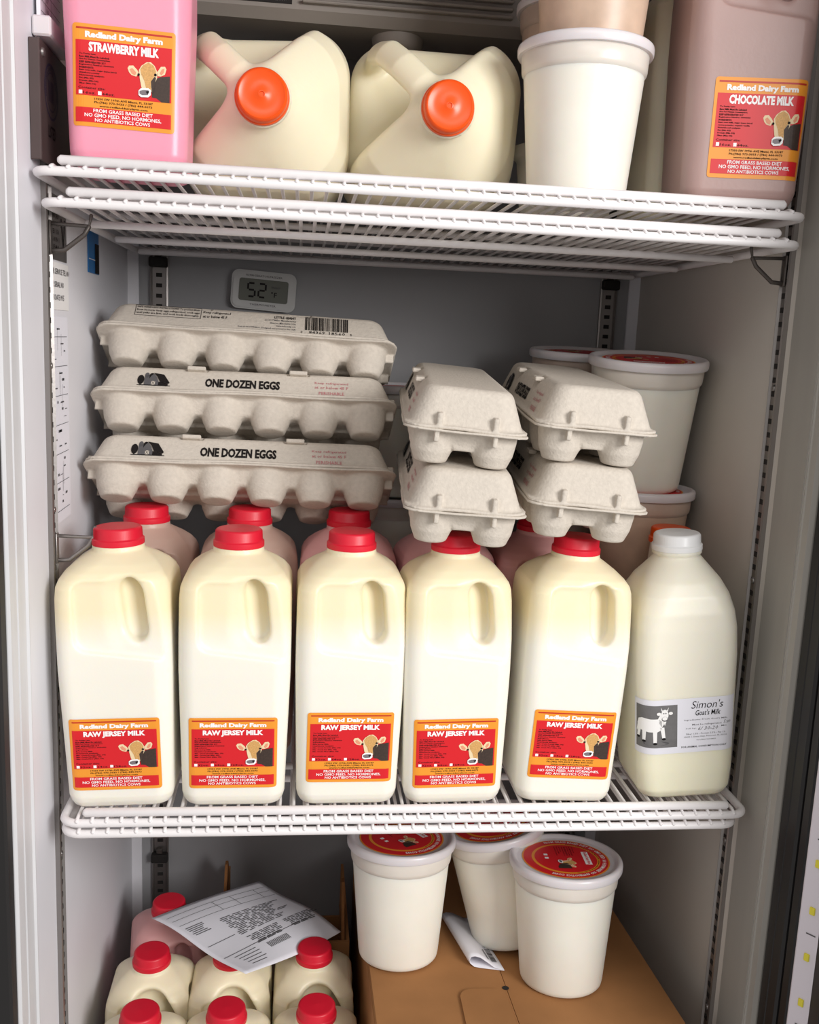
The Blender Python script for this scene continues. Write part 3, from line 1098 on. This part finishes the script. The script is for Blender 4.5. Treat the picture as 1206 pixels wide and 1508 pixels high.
def tub_label(parent, rot=0.0):
    p = Print()
    p.ell(0, 0, .0455, .0455, 0, M['lb_orange'], 56)
    p.ell(0, 0, .0440, .0440, 1, M['lb_red'], 56)
    p.ell(0, 0, .0355, .0355, 2, M['lb_orange'], 48)
    p.ell(0, 0, .0325, .0325, 3, M['lb_red'], 48)
    for s, r0, a0, a1, h, m in [('FROM GRASS BASED DIET  NO GMO FEED  NO HORMONES  NO ANTIBIOTICS COWS', .0378, 205, -30, .0042, M['lb_white']),
                                ('17350 SW 197th AVE Miami FL  www.redlanddairyfarm.com', .0332, 170, 10, .0018, M['ink'])]:
        v, f, _ = text_shape(s, 0, .02, 1)
        pts = []
        for q in v:
            t = R(a0 + (a1 - a0) * q[0])
            rr = r0 + h * q[1]
            pts.append((rr * math.cos(t), rr * math.sin(t)))
        p.add(pts, f, 4, m)
    for i in range(8):
        p.text(RAW[i][:22], -.028, .010 - i * .0027, -.028 + min(.022, .0011 * len(RAW[i])), .0118 - i * .0027, 4, M['ink'], 0, .012, 1)
    p.rect(-.016, .0185, .014, .0255, 4, M['lb_white'])
    p.text('Redland Dairy Farm', -.0145, .0200, .0125, .0243, 5, M['lb_red'], 0, .03, 1)
    for u in (-.010, -.002):
        p.rect(u, -.022, u + .004, -.018, 4, M['lb_white'])
    W, H = .060, .052
    c = Print()
    cow_picture(c, W, H, 5)
    n = len(p.v)
    p.v.extend([(u - .003, w - .027, l) for (u, w, l) in c.v])
    p.f.extend([tuple(i + n for i in q) for q in c.f])
    p.m.extend([p.mi(c.mats[k]) for k in c.m])
    cr, sr = math.cos(rot), math.sin(rot)
    return p.build('label', lambda u, v, off: (u * cr - v * sr, u * sr + v * cr, .1286 + off), parent, base=.0002, step=.00012)


def make_tub(label, loc, mat_body, rot=(0, 0, 0), lab=True, labrot=0.0, scale=1.0, group=None):
    t = thing('deli_tub', label, 'tub', loc, rot, group)
    t.scale = (scale,) * 3
    tub_mesh().build('body', [mat_body, M['collar'] if mat_body is M['yogurt'] else M['collar_tan']], t, smooth=True, sharp=55)
    l = lid_lathe().build('lid', M['frost'], t, smooth=True, sharp=55)
    if lab:
        tub_label(l, labrot)
    return t


BOXTOP = -.2360
SL = math.tan(R(5))


def box_z(y):
    return BOXTOP - (y - .100) * SL


make_tub('white tub with red round lid label standing front left on the cardboard box', (.3220, .1500, box_z(.150) + .0022), M['yogurt'], (R(-5.5), 0, 0), True, R(-60), group='tubs on the cardboard box')
make_tub('white tub with red lid label standing right on the cardboard box', (.4890, .0960, box_z(.096) + .0004), M['yogurt'], (R(-5.5), 0, 0), True, R(-95), group='tubs on the cardboard box')
make_tub('white tub leaning left behind the other two on the cardboard box', (.4515, .1770, box_z(.177) + .008), M['yogurt'], (R(-5), R(-10.5), R(0)), True, R(-110), group='tubs on the cardboard box')
make_tub('white tub on the upper shelf, a brown tub on its lid', (.4380, .0650, SH1), M['yogurt'], (0, 0, 0), False, scale=.985)
make_tub('brown tub stacked on the white tub on the upper shelf', (.4420, .0660, SH1 + .1272), M['curd'], (0, 0, 0), True)
make_tub('brown tub at the back of the upper shelf behind the gallon jugs', (.4600, .1850, SH1 + .0700), M['curd'], (0, 0, 0), False)
# lower supports and stacks at the right back of the middle shelf
SMALL = [(.0400, .0004), (.0424, .0022), (.0440, .006), (.0500, .080), (.0520, .084), (.0540, .086), (.0560, .094), (.0560, .098), (.05, .0985), (.001, .0985)]


def short_tub(label, x, y, z, h):
    t = thing('short_tub', label, 'tub', (x, y, z))
    b = MB()
    b.lathe([(r_, z_ * h / .0985) for r_, z_ in SMALL], 48)
    b.build('body', M['yogurt'], t, smooth=True, sharp=50)


short_tub('short white tub under the tub stack behind the white-capped jug', .5710, .2070, SH2, .1380)
make_tub('tub with red lid label under the tall tub at the right back', (.5710, .2070, SH2 + .1385), M['curd'], (0, 0, 0), True, 0, 1.0, 'tub stack at the right back')
make_tub('large white tub tilted on top of the stack at the right back', (.5680, .2140, SH2 + .2705), M['yogurt'], (R(6), R(-1), 0), True, R(160), 1.06, 'tub stack at the right back')
short_tub('short white tub under the back tub stack', .5290, .3350, SH2, .1470)
make_tub('white tub under the back tub with brown curds', (.5290, .3350, SH2 + .1475), M['yogurt'], (0, 0, 0), False)
make_tub('tub with brown curds at the back, half hidden by the egg cartons', (.5290, .3350, SH2 + .2775), M['curd'], (R(4), 0, 0), True, R(120), 1.03)
short_tub('short white tub under the tubs between the egg carton stacks', .3200, .3700, SH2, .0985)
make_tub('white tub under the tub between the egg carton stacks', (.3200, .3700, SH2 + .0990), M['yogurt'], (0, 0, 0), False)
make_tub('tub with red lid label between the left and the end-on egg cartons', (.3200, .3700, SH2 + .2310), M['yogurt'], (0, 0, 0), True, R(0))
short_tub('short white tub under the brown tub at the back of the upper shelf', .4600, .1850, SH1, .0690)

# ------------------------------------------------------------------ wire shelves
def arc(cx, cy, r, a0, a1, n=5):
    return [(cx + r * math.cos(R(a0 + (a1 - a0) * i / n)), cy + r * math.sin(R(a0 + (a1 - a0) * i / n))) for i in range(n + 1)]


def wire_shelf(label, x0, x1, z, y0=0.0, depth=.425, group=None, fr=.0037, front_rod=True, cz=-.0040):
    W = x1 - x0
    t = thing('wire_shelf', label, 'shelf', (x0, y0, z), (0, 0, 0), group)
    r = .014
    loop = arc(r, r, r, 180, 270) + arc(W - r, r, r, 270, 360) + arc(W - r, depth - r, r, 0, 90) + arc(r, depth - r, r, 90, 180)
    b = MB()
    b.tube([(p[0], p[1], 0) for p in loop], fr, 10, closed=True)
    b.build('rim_rod', M['wire'], t, smooth=True, sharp=80)
    if front_rod:
        b = MB()
        b.tube([(.020, .0025, .0086), (W - .020, .0025, .0086)], .0039, 10)
        b.build('front_rod', M['wire'], t, smooth=True, sharp=80)
    for yy in (.112, .252, .395):
        b = MB()
        b.tube([(.010, yy, cz), (W - .010, yy, cz)], .0034, 10)
        b.build('cross_rod', M['wire'], t, smooth=True, sharp=80)
    first = None
    n = 49
    for i in range(n):
        x = .0135 + (W - .027) * i / (n - 1)
        if first is None:
            b = MB()
            b.tube([(0, -.0030, .0026), (0, .003, .0046), (0, depth + .001, .0046)], .0016, 6)
            first = b.build('wire', M['wire'], t, smooth=True, sharp=80)
            o = first
        else:
            o = first.copy()
            COL.objects.link(o)
            o.parent = t
        o.location = (x, 0, 0)
    return t


wire_shelf('upper white wire shelf carrying the pink, brown and gallon jugs', -.0040, .6190, .5347, 0, group='white wire shelves')
wire_shelf('white wire shelf lying directly under the uppermost one', .0010, .6190, .5347 - .0225, .004, group='white wire shelves')
wire_shelf('middle white wire shelf carrying the front row of jugs', .0065, .6250, -.0030, 0, group='white wire shelves', cz=-.0006)
wire_shelf('white wire shelf lying directly under the middle one', .0075, .6160, -.0132, .0005, group='white wire shelves', front_rod=False)

# ------------------------------------------------------------------ cabinet shell
XL, XR, YB, ZB, ZT = -.0100, .6340, .4500, -.4875, .9000


def slab(name, a, b, m):
    k = MB()
    k.box(a, b)
    return struct(k.build(name, m))


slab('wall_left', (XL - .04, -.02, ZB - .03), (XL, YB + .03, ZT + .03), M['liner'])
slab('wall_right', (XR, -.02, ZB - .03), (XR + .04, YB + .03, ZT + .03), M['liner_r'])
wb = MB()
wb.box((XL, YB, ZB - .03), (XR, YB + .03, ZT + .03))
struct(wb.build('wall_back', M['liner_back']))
slab('floor', (XL, -.02, ZB - .03), (XR, YB, ZB), M['liner'])
slab('ceiling', (XL, -.02, ZT), (XR, YB, ZT + .03), M['liner'])
# moulded corner strips along the back corners
for i, sx in enumerate((1, -1)):
    b = MB()
    xw = XL if sx > 0 else XR
    b.prism([(xw, YB), (xw + sx * .012, YB), (xw + sx * .012, YB - .003), (xw, YB - .010)], ZB, ZT, axis='z')
    struct(b.build('trim_%d' % (i + 1), M['liner']))

# stepped front frame, left
b = MB()
prof = [(XL, -.02), (XL + .0008, -.0215), (XL + .0008, -.0230), (XL - .0012, -.0245), (XL - .0016, -.0430), (XL - .0046, -.0445), (XL - .0046, -.0460), (XL - .0016, -.0475), (XL - .0018, -.0630), (XL - .0040, -.0650), (XL - .05, -.0650), (XL - .05, -.02)]
b.prism(prof[::-1], ZB - .03, ZT + .03, axis='z')
struct(b.build('trim_3', M['frame']))
b = MB()
b.box((XL - .40, -.0820, ZB - .1), (XL - .0040, -.0655, ZT + .1), bev=.002)
struct(b.build('trim_4', M['black_panel']))
# right front frame and hinge side
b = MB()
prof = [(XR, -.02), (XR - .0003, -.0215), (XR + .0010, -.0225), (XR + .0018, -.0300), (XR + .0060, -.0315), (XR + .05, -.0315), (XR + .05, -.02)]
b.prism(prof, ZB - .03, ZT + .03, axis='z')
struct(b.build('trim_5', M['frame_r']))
b = MB()
b.prism([(XR - .0012, -.0195), (XR - .0012, .0290), (XR, .0310), (XR + .001, .0310), (XR + .001, -.0195)], ZB, ZT, axis='z')
struct(b.build('trim_8', M['frame_r']))
slab('trim_9', (XL - .04, -.0600, .8000), (XR + .04, -.0205, ZT + .03), M['frame'])
# black ribbed door gasket
b = MB()
for k, (x, y0, y1) in enumerate([(XR + .0060, -.047, -.0318), (XR + .0045, -.0640, -.0474), (XR + .0070, -.0780, -.0643), (XR + .0100, -.0870, -.0783), (XR + .012, -.120, -.0872)]):
    b.box((x, y0, ZB - .03), (x + .05, y1, ZT + .03), bev=.0022)
struct(b.build('trim_6', M['black']))

# LED strip fixed to the door edge
LX = XR + .0070
t = thing('led_strip', 'white light strip with small yellow diodes on the black door edge', 'light strip', (LX + .001, -.0985, -.50))
t.rotation_euler = (0, 0, R(38))
b = MB()
b.box((0, -.0115, 0), (.006, .0115, .720), bev=.001)
b.build('board', M['led_strip'], t)
b = MB()
b.box((-.0015, -.0023, -.0034), (.001, .0023, .0034), bev=.0005)
chip = b.build('light_chip', M['led_chip'], t)
for k in range(16):
    o = chip if k == 0 else chip.copy()
    if k:
        COL.objects.link(o)
        o.parent = t
    o.location = (0, .001, .03 + k * .0430)
p = Print()
for k in range(16):
    z = .030 + k * .0430 + .0215
    if k % 2:
        p.rect(-.004, z - .0006, .004, z + .0006, 0, M['ink_grey'])
p.ell(0, .30, .0025, .0025, 0, M['ink_grey'], 14)
p.build('marking', lambda u, v, off: (-off, u, v), t, base=.0003)
b = MB()
b.box((XR + .012, -.1500, ZB - .03), (XR + .06, -.1225, ZT + .03), bev=.002)
struct(b.build('trim_7', M['glass_edge']))

# slotted shelf standards
def standard(label, loc, rotz, z0, z1, dark=False, w=.0165):
    t = thing('shelf_standard', label, 'shelf standard', loc, (0, 0, rotz), 'slotted metal shelf standards')
    b = MB()
    h = w / 2
    b.prism([(-h, 0), (-h, -.0042), (-h + .0020, -.0050), (-h + .0032, -.0026), (h - .0032, -.0026), (h - .0020, -.0050), (h, -.0042), (h, 0)], z0, z1, axis='z')
    b.build('channel', M['steel'], t)
    first = None
    n = int((z1 - z0 - .02) / .0125)
    for i in range(n):
        if first is None:
            b = MB()
            b.box((-.0036, -.0034, -.0024), (.0036, -.0022, .0024), bev=.0002)
            first = b.build('slot', M['slot'], t)
            o = first
        else:
            o = first.copy()
            COL.objects.link(o)
            o.parent = t
        o.location = (0, 0, z0 + .01 + i * .0125)
    return t


standard('slotted metal standard near the front edge of the left wall', (XL, .0520, 0), R(90), ZB, ZT)
standard('slotted metal standard near the front edge of the right wall', (XR, .0480, 0), R(-90), ZB, ZT)
standard('slotted metal standard on the back wall near the left corner', (.0265, YB, 0), 0, ZB, .735, w=.022)
standard('slotted metal standard on the back wall near the right corner', (.5950, YB, 0), 0, ZB, .735, w=.022)


# shelf support clips
def clip(label, loc, rotz, m, empty=False, sc=1.0):
    t = thing('shelf_clip', label, 'clip', loc, (0, 0, rotz), 'metal shelf clips')
    b = MB()
    b.tube([(0, -.003, .012), (0, -.034, .011), (0, -.036, .020)], .0016, 8)
    b.tube([(0, -.003, -.010), (0, -.014, -.009), (0, -.030, .004), (0, -.034, .011)], .0020, 8)
    b.box((-.0035, -.0042, -.0125), (.0035, -.002, .0145), bev=.0006)
    o = b.build('bracket', m, t, smooth=True, sharp=60)
    t.scale = (sc,) * 3
    return t


clip('bent clip on the left standard under the upper shelf', (XL + .002, .0520, .4890), R(90), M['dark_steel'])
clip('bent clip on the right standard under the upper shelf', (XR - .002, .0480, .4930), R(-90), M['dark_steel'])
clip('unused wire clip on the left standard above the leftmost jug', (XL + .002, .0520, .2270), R(90), M['steel'])
for lb, x, z in [('black clip on the left back standard under the upper shelf', .0265, .5000), ('black clip on the right back standard under the upper shelf', .5950, .5000), ('black clip on the left back standard in the bottom compartment', .0265, -.2870)]:
    t = thing('shelf_clip', lb, 'clip', (x, YB - .006, z), (0, 0, 0), 'metal shelf clips')
    b = MB()
    b.box((-.011, -.009, -.006), (.011, .002, .006), bev=.0015)
    b.build('bracket', M['slot'], t)
    b = MB()
    b.box((-.004, -.006, .006), (.004, .002, .013), bev=.001)
    b.build('hook', M['dark_steel'], t)
# screws holding the side standards
k = 0
for x, y, zs, sgn, side in [(XL, .0520, (.385, .262, -.06, -.29), 1, 'left'), (XR, .0480, (.39, .21, -.055, -.24), -1, 'right')]:
    for i, z in enumerate(zs):
        b = MB()
        b.lathe([(.0032, 0), (.0032, .0008), (.0024, .0022), (.0008, .0026)], 12)
        o = b.build('screw', M['steel'], None, smooth=True)
        o.rotation_euler = (0, R(90) * sgn, 0)
        o.location = (x + sgn * .0022, y, z)
        nm = ['uppermost', 'second', 'third', 'lowest'][i]
        tag(o, '%s round screw head down the %s front standard' % (nm, side), 'screw', 'screws of the side standards')

# ------------------------------------------------------------------ evaporator housing at the top back
t = thing('evaporator_cover', 'grey plastic cooling unit cover with louvres at the top back', 'cooling unit', (XL, YB, 0))
b = MB()
b.prism([(-.0005, .86), (-.0005, .752), (-.030, .742), (-.170, .7285), (-.195, .7300), (-.205, .7390), (-.205, .86)], .004, XR - XL - .004, axis='x')
b.build('housing', M['evap'], t, smooth=True, sharp=25)
for k in range(5):
    b = MB()
    b.box((.205 + .001 * k, -.2125, .7440 + .0075 * k), (.418, -.2045, .7470 + .0075 * k), bev=.001)
    b.build('louvre', M['evap'], t)
b = MB()
b.box((.120, -.2062, .7430), (.195, -.2048, .7900))
lb = b.build('rating_plate', M['slot'], t)
p = Print()
for k in range(4):
    p.text('MODEL SERIAL VOLTS HZ PH REFRIGERANT CHARGE'[k:36 + k], .124, .7450 + k * .006, .190, .7485 + k * .006, 0, M['ink_grey'], 0, 0, 1)
p.build('lettering', lambda u, v, off: (u, -.2062 - off, v), lb)
b = MB()
b.lathe([(.009, .708), (.011, .709), (.012, .7125), (.020, .714), (.026, .7200), (.028, .7330)], 28, c=(.305, -.165, 0))
b.build('drain_fitting', M['evap'], t, smooth=True, sharp=40)

# ------------------------------------------------------------------ thermometer on the back wall
t = thing('thermometer', 'white digital thermometer showing 52 on the back wall', 'thermometer', (.1540, YB, .4715), (0, R(3.0), 0))


def rr_poly(w, h, r, n=5):
    return arc(w - r, h - r, r, 0, 90, n) + arc(-w + r, h - r, r, 90, 180, n) + arc(-w + r, -h + r, r, 180, 270, n) + arc(w - r, -h + r, r, 270, 360, n)


b = MB()
b.prism(rr_poly(.0395, .0235, .009), -.012, -.0005)
b.prism(rr_poly(.0375, .0215, .008), -.0135, -.0118)
b.build('case', M['lcd_case'], t)
b = MB()
b.prism(rr_poly(.0300, .0135, .003), -.0140, -.0134)
s = b.build('screen', M['lcd'], t)
p = Print()
SEG = {'5': 'afgcd', '2': 'abged'}


def seg7(ch, u, v, w, h, th):
    for c in SEG[ch]:
        if c in 'agd':
            y = {'a': h, 'g': h / 2, 'd': 0}[c]
            p.rect(u + th * .5, v + y - th / 2, u + w - th * .5, v + y + th / 2, 0, M['ink'])
        else:
            x = u if c in 'fe' else u + w
            y0 = h / 2 if c in 'fb' else 0
            p.rect(x - th / 2, v + y0 + th * .3, x + th / 2, v + y0 + h / 2 - th * .3, 0, M['ink'])


seg7('5', -.0190, -.0080, .0085, .0160, .0022)
seg7('2', -.0060, -.0080, .0085, .0160, .0022)
p.text('F', .0130, -.0070, .0165, -.0010, 0, M['ink'], 0, .02, 2)
p.ell(.0105, -.0015, .0011, .0011, 0, M['ink'], 8)
p.text('MAX', .010, .0030, .020, .0065, 0, M['ink_grey'], 0, 0, 1)
p.build('digits', lambda u, v, off: (u, -.0140 - off, v), s)
p = Print()
p.text('REFRIGERATOR/FREEZER', -.022, .0162, .022, .0186, 0, M['ink_grey'], 0, 0, 1)
p.text('THERMOMETER', -.016, -.0186, .016, -.0162, 0, M['ink_grey'], 0, 0, 1)
p.build('lettering', lambda u, v, off: (u, -.0135 - off, v), t)

# ------------------------------------------------------------------ notices on the left wall
def notice(name, label, cat, y0, y1, z0, z1, m, x=XL + .0004):
    b = MB()
    b.box((x, y0, z0), (x + .0007, y1, z1))
    return tag(b.build(name, m), label, cat)


n1 = notice('wall_notice', 'tall white sheet with wiring diagram taped to the left wall', 'notice', .0640, .1230, .2450, .4260, M['paper'])
p = Print()
rr = random.Random(3)
for k in range(26):
    z = .255 + k * .0064
    if k % 4 == 0:
        p.rect(.069, z, .118, z + .0005, 0, M['ink_grey'])
    else:
        for q in range(rr.randint(1, 3)):
            u = .069 + rr.random() * .038
            p.rect(u, z, u + .003 + rr.random() * .007, z + rr.choice([.0006, .0012, .0022]), 0, M['ink_grey'])
for k in range(8):
    u = .072 + rr.random() * .04
    z = .27 + rr.random() * .13
    p.rect(u, z, u + .0004, z + .012 + rr.random() * .014, 0, M['ink_grey'])
p.build('diagram', lambda u, v, off: (XL + .0011 + off, u, v), n1)
n2 = notice('spec_sticker', 'white sticker of printed numbers above the wiring diagram on the left wall', 'notice', .0640, .1300, .4320, .4720, M['lb_white'], XL + .0002)
p = Print()
for k, s_ in enumerate(['FOR SERVICE TEL 800', '001 SERIAL NO', 'FOB DATE 0915']):
    p.text(s_, .066, .462 - k * .011, .066 + .0035 * len(s_), .467 - k * .011, 0, M['ink_grey'], 0, .01, 1)
p.build('lettering', lambda u, v, off: (XL + .0009 + off, u, v), n2)
n3 = notice('metal_rating_plate', 'grey printed rating plate under the upper shelf on the left wall', 'notice', .0640, .1250, .4740, .5280, M['steel'], XL + .0003)
p = Print()
for k in range(6):
    p.text(['U S PATENT D', 'SIN 90A 1 REV', 'A 1007', 'LISTED 115 V', 'HZ 60 PH 1', 'R134A'][k], .067, .515 - k * .0065, .067 + .03, .519 - k * .0065, 0, M['ink'], 0, .01, 1)
p.poly([(.104, .510), (.112, .484), (.120, .510), (.117, .510), (.112, .492), (.107, .510)], 0, M['ink'])
p.build('lettering', lambda u, v, off: (XL + .0010 + off, u, v), n3)
n4 = notice('blue_sticker', 'small blue and black sticker near the back of the left wall', 'sticker', .2150, .2650, .4720, .5200, M['blue'])
p = Print()
p.rect(.245, .4725, .2648, .5020, 0, M['ink'])
p.rect(.2155, .4850, .245, .4858, 0, M['lb_white'])
p.build('print', lambda u, v, off: (XL + .0011 + off, u, v), n4)

# dark plate with round emblem, and the white card holder above it
t = thing('dark_plate', 'dark metal plate with round emblem on the left wall behind the pink jug', 'plate', (XL, .0660, .5900))
b = MB()
b.box((.0062, -.0480, -.0450), (.0082, .0480, .0450), bev=.0006)
b.box((.0002, -.0500, -.0450), (.0082, -.0478, .0440), bev=.0006)
b.build('panel', M['plate'], t)
b = MB()
b.lathe([(.0035, 0), (.0030, .0015), (.0010, .0022)], 14)
o = b.build('screw', M['steel'], t, smooth=True)
o.rotation_euler = (0, R(90), 0)
o.location = (.0082, -.0400, .0360)
p = Print()
for r0, r1 in [(.0195, .0215), (.0140, .0150)]:
    n = 36
    pts = [(r_ * math.cos(2 * math.pi * k / n), r_ * math.sin(2 * math.pi * k / n)) for r_ in (r0, r1) for k in range(n)]
    p.add(pts, [(k, n + k, n + (k + 1) % n, (k + 1) % n) for k in range(n)], 0, M['emblem'])
for k in range(5):
    p.rect(-.009 + k * .004, -.008, -.0072 + k * .004, .008, 0, M['emblem'])
v, f, _ = text_shape('NATIONAL SANITATION TESTED', 0, .02, 1)
p.add([((.0157 + .0032 * q[1]) * math.cos(R(200 - 220 * q[0])), (.0157 + .0032 * q[1]) * math.sin(R(200 - 220 * q[0]))) for q in v], f, 0, M['emblem'])
p.text('LISTED', -.012, -.036, .012, -.026, 0, M['ink'], .2, .02, 1)
p.build('emblem', lambda u, v, off: (.0082 + off, u - .0150, v + .0120), t, base=.0002)
t = thing('card_holder', 'pale plastic holder with a ruled card above the dark plate on the left wall', 'card holder', (XL, .0620, .6420))
b = MB()
b.box((.0005, -.036, -.0040), (.0150, .036, .0110), bev=.0015)
b.build('tray', M['frost'], t)
b = MB()
b.box((.0030, -.030, .0110), (.0060, .032, .0900))
cd = b.build('card', M['paper'], t)
p = Print()
for k in range(9):
    p.rect(-.029, .016 + k * .008, .031, .0164 + k * .008, 0, M['ink_grey'])
    p.text('%d' % (10 + 7 * k), -.012, .0185 + k * .008, -.006, .0222 + k * .008, 0, M['ink_grey'], 0, 0, 1)
for u in (-.016, .002):
    p.rect(u, .012, u + .0004, .088, 0, M['ink_grey'])
p.build('ruling', lambda u, v, off: (.0060 + off, u, v), cd)

# ------------------------------------------------------------------ cardboard boxes
t = thing('cardboard_box', 'large closed brown cardboard box carrying the tubs at the bottom right', 'box', (0, 0, 0))
bx0, bx1, by0, by1 = .2875, .5925, -.0150, .3950


def sloped(b, dz0):
    b.v = [(x, y, z + (box_z(y) - BOXTOP) if z > -.4 else z) for (x, y, z) in b.v]
    return b


b = MB()
b.box((bx0, by0, FZ - .0015), (bx1, by1, BOXTOP - .0030), bev=.0012)
sloped(b, 0).build('carton_body', M['kraft'], t)
b = MB()
b.box((bx0 + .001, by0 + .001, BOXTOP - .0030), (.4270, by1 - .001, BOXTOP + .0010), bev=.0008)
sloped(b, 0).build('left_flap', M['kraft'], t)
b = MB()
b.prism([(.4278, by0 + .001), (bx1 - .001, by0 + .001), (bx1 - .001, by1 - .001), (.4278, by1 - .001)], BOXTOP - .0030, BOXTOP - .0002, axis='z')
sloped(b, 0).build('right_flap', M['kraft'], t)
b = MB()
tabp = [(.3735, by0 + .002), (.4235, by0 + .002), (.4235, .0700)] + [(.4180, .0745), (.3900, .0755), (.3835, .0740), (.3790, .0700), (.3765, .0640)]
b.prism(tabp, BOXTOP + .0012, BOXTOP + .0032, axis='z')
sloped(b, 0).build('tuck_tab', M['kraft'], t)
b = MB()
b.lathe([(.0035, 0), (.0035, .0004)], 14, c=(.4262, .0775, BOXTOP + .0011))
sloped(b, 0).build('notch', M['slot'], t)

t = thing('open_box', 'open brown cardboard box with raised flaps behind the bottom jugs', 'box', (0, 0, 0))
ox0, ox1, oy0, oy1, oz = .1190, .2760, .2560, .4350, -.2960
T = .0035
b = MB()
b.box((ox0, oy0, FZ - .0015), (ox1, oy0 + T, oz))
b.build('front_panel', M['kraft'], t)
b = MB()
b.box((ox0, oy1 - T, FZ - .0015), (ox1, oy1, oz - .080))
b.build('back_panel', M['kraft'], t)
for x in (ox0, ox1 - T):
    b = MB()
    b.box((x, oy0 + T, FZ - .0015), (x + T, oy1 - T, oz))
    b.build('side_panel', M['kraft'], t)
b = MB()
b.box((ox0 + T, oy0 + T, FZ - .0015), (ox1 - T, oy1 - T, FZ + .002))
b.build('base', M['kraft'], t)
for x, ht, y0_, y1_ in ((ox0, .0340, oy0 + .09, oy1 - .02), (ox1 - T - .006, .0580, oy0 + T, oy1 - .10)):
    b = MB()
    b.prism([(y0_, oz - .002), (y1_, oz - .002), (y0_ + .040, oz + ht), (y0_ + .030, oz + ht)], x, x + T, axis='x')
    b.build('flap', M['kraft_edge'], t)
b = MB()
b.box((.1600, oy0 - .0007, oz - .0620), (.2480, oy0 - .0001, oz - .0050))
st_ = b.build('sticker', M['sticker'], t)
p = Print()
for s_, u, v, h in [('1 OF 1', .232, oz - .016, .004), ('MILK CARTONS QTY 12', .165, oz - .022, .003), ('PRODUCT', .190, oz - .050, .0055)]:
    p.text_h(s_, u, v, h, 0, M['ink'], 0, .01, 1)
p.build('lettering', lambda u, v, off: (u, oy0 - .0007 - off, v), st_)

# ------------------------------------------------------------------ printed sheet on the bottom jugs
A_, B_, C_, D_ = [np.array(q) for q in ((.0450, .2480, -.2535), (.1650, .3350, -.2620), (.2640, .2330, -.2660), (.1590, .1360, -.2505))]


def sheet(u, v, off):
    """u from left edge to right edge, v from the near edge to the far edge, both 0..1"""
    q = (1 - u) * (1 - v) * A_ + u * (1 - v) * D_ + u * v * C_ + (1 - u) * v * B_
    z = q[2] + .009 * math.sin(u * math.pi) * math.sin(v * math.pi * .9) - .006 * math.sin(v * math.pi) * u + .0025 * math.sin(u * 7 + v * 3)
    return (q[0], q[1], z + off)


p = Print()
p.rect(0, 0, 1, 1, 0, M['paper'], 24, 24)
sh = p.build('printed_sheet', sheet, None, base=0)
so = sh.modifiers.new('thickness', 'SOLIDIFY')
so.thickness = .0005
so.offset = -1
for q in sh.data.polygons:
    q.use_smooth = True
tag(sh, 'creased white printed sheet lying across the bottom jugs', 'paper')
p = Print()
rr = random.Random(11)


def dash(u0, u1, v0, v1, m=M['ink_grey']):
    p.rect(u0, v0, u1, v1, 0, m, max(1, int((u1 - u0) / .05)), max(1, int((v1 - v0) / .05)))


for u in (.10, .17, .25):
    dash(u, u + .004, .05, .96)
for v in (.45, .62, .85):
    dash(.10, .254, v, v + .004)
for k in range(14):
    u = .34 + k * .019
    v = .32 + rr.random() * .05
    while v < .80 - .012 * k + rr.random() * .1:
        w = .03 + rr.random() * .07
        dash(u, u + .009, v, v + w, M['ink_grey'])
        v += w + .012 + rr.random() * .02
for k in range(7):
    u = .64 + k * .018
    v = .34 + rr.random() * .05
    while v < .95:
        w = .03 + rr.random() * .06
        if not (.60 < v < .66):
            dash(u, u + .009, v, v + w)
        v += w + .012
for k in range(6):
    dash(.30 + k * .02, .308 + k * .02, .06 + rr.random() * .02, .17 + rr.random() * .05)
for k in range(16):
    dash(.79, .85, .40 + k * .013, .406 + k * .013, M['ink'])
for k in range(5):
    dash(.78 + k * .035, .787 + k * .035, .10 + k * .01, .28 + .03 * rr.random(), M['ink_grey'])
dash(.56, .566, .05, .30)
dash(.74, .746, .04, .90)
p.build('lettering', sheet, sh, base=.0005)

# ------------------------------------------------------------------ folded slip with barcode between the tubs
t = thing('folded_slip', 'folded white paper slip with barcode lying on the big cardboard box', 'paper', (.4130, .1125, box_z(.1125) + .0016), (R(-5), 0, R(3)))
prof = [(.0180, .0003), (.0100, .0003), (-.0060, .0003), (-.0125, .0010), (-.0165, .0040), (-.0175, .0080), (-.0160, .0115), (-.0120, .0130), (-.0060, .0120), (.0020, .0070), (.0080, .0028), (.0130, .0016), (.0180, .0012)]
v = []
ny = 8
for j in range(ny + 1):
    y = .1050 * j / ny
    for (a, c) in prof:
        v.append((a - .10 * y, y - (.006 * (a / .018) if j == 0 else 0), c * (1 - .25 * j / ny)))
k = len(prof)
f = [(j * k + i, j * k + i + 1, (j + 1) * k + i + 1, (j + 1) * k + i) for j in range(ny) for i in range(k - 1)]
o = mesh_obj('paper_fold', v, f, M['paper'], t, smooth=True)
so = o.modifiers.new('thickness', 'SOLIDIFY')
so.thickness = .0004
p = Print()
rr = random.Random(5)
y = .008
while y < .034:
    w = rr.choice([.0005, .0008, .0012])
    p.rect(.0085, y, .0145, y + w, 0, M['ink'])
    y += w + rr.choice([.0005, .0009])
p.rect(.0050, .010, .0062, .030, 0, M['ink_grey'])
p.rect(.0080, .0370, .0140, .0380, 0, M['ink_grey'])
p.build('barcode', lambda u, v, off: (u - .10 * v, v, float(np.interp(u, [.002, .008, .013, .018], [.0070, .0028, .0016, .0012])) + off), o, base=.0006)
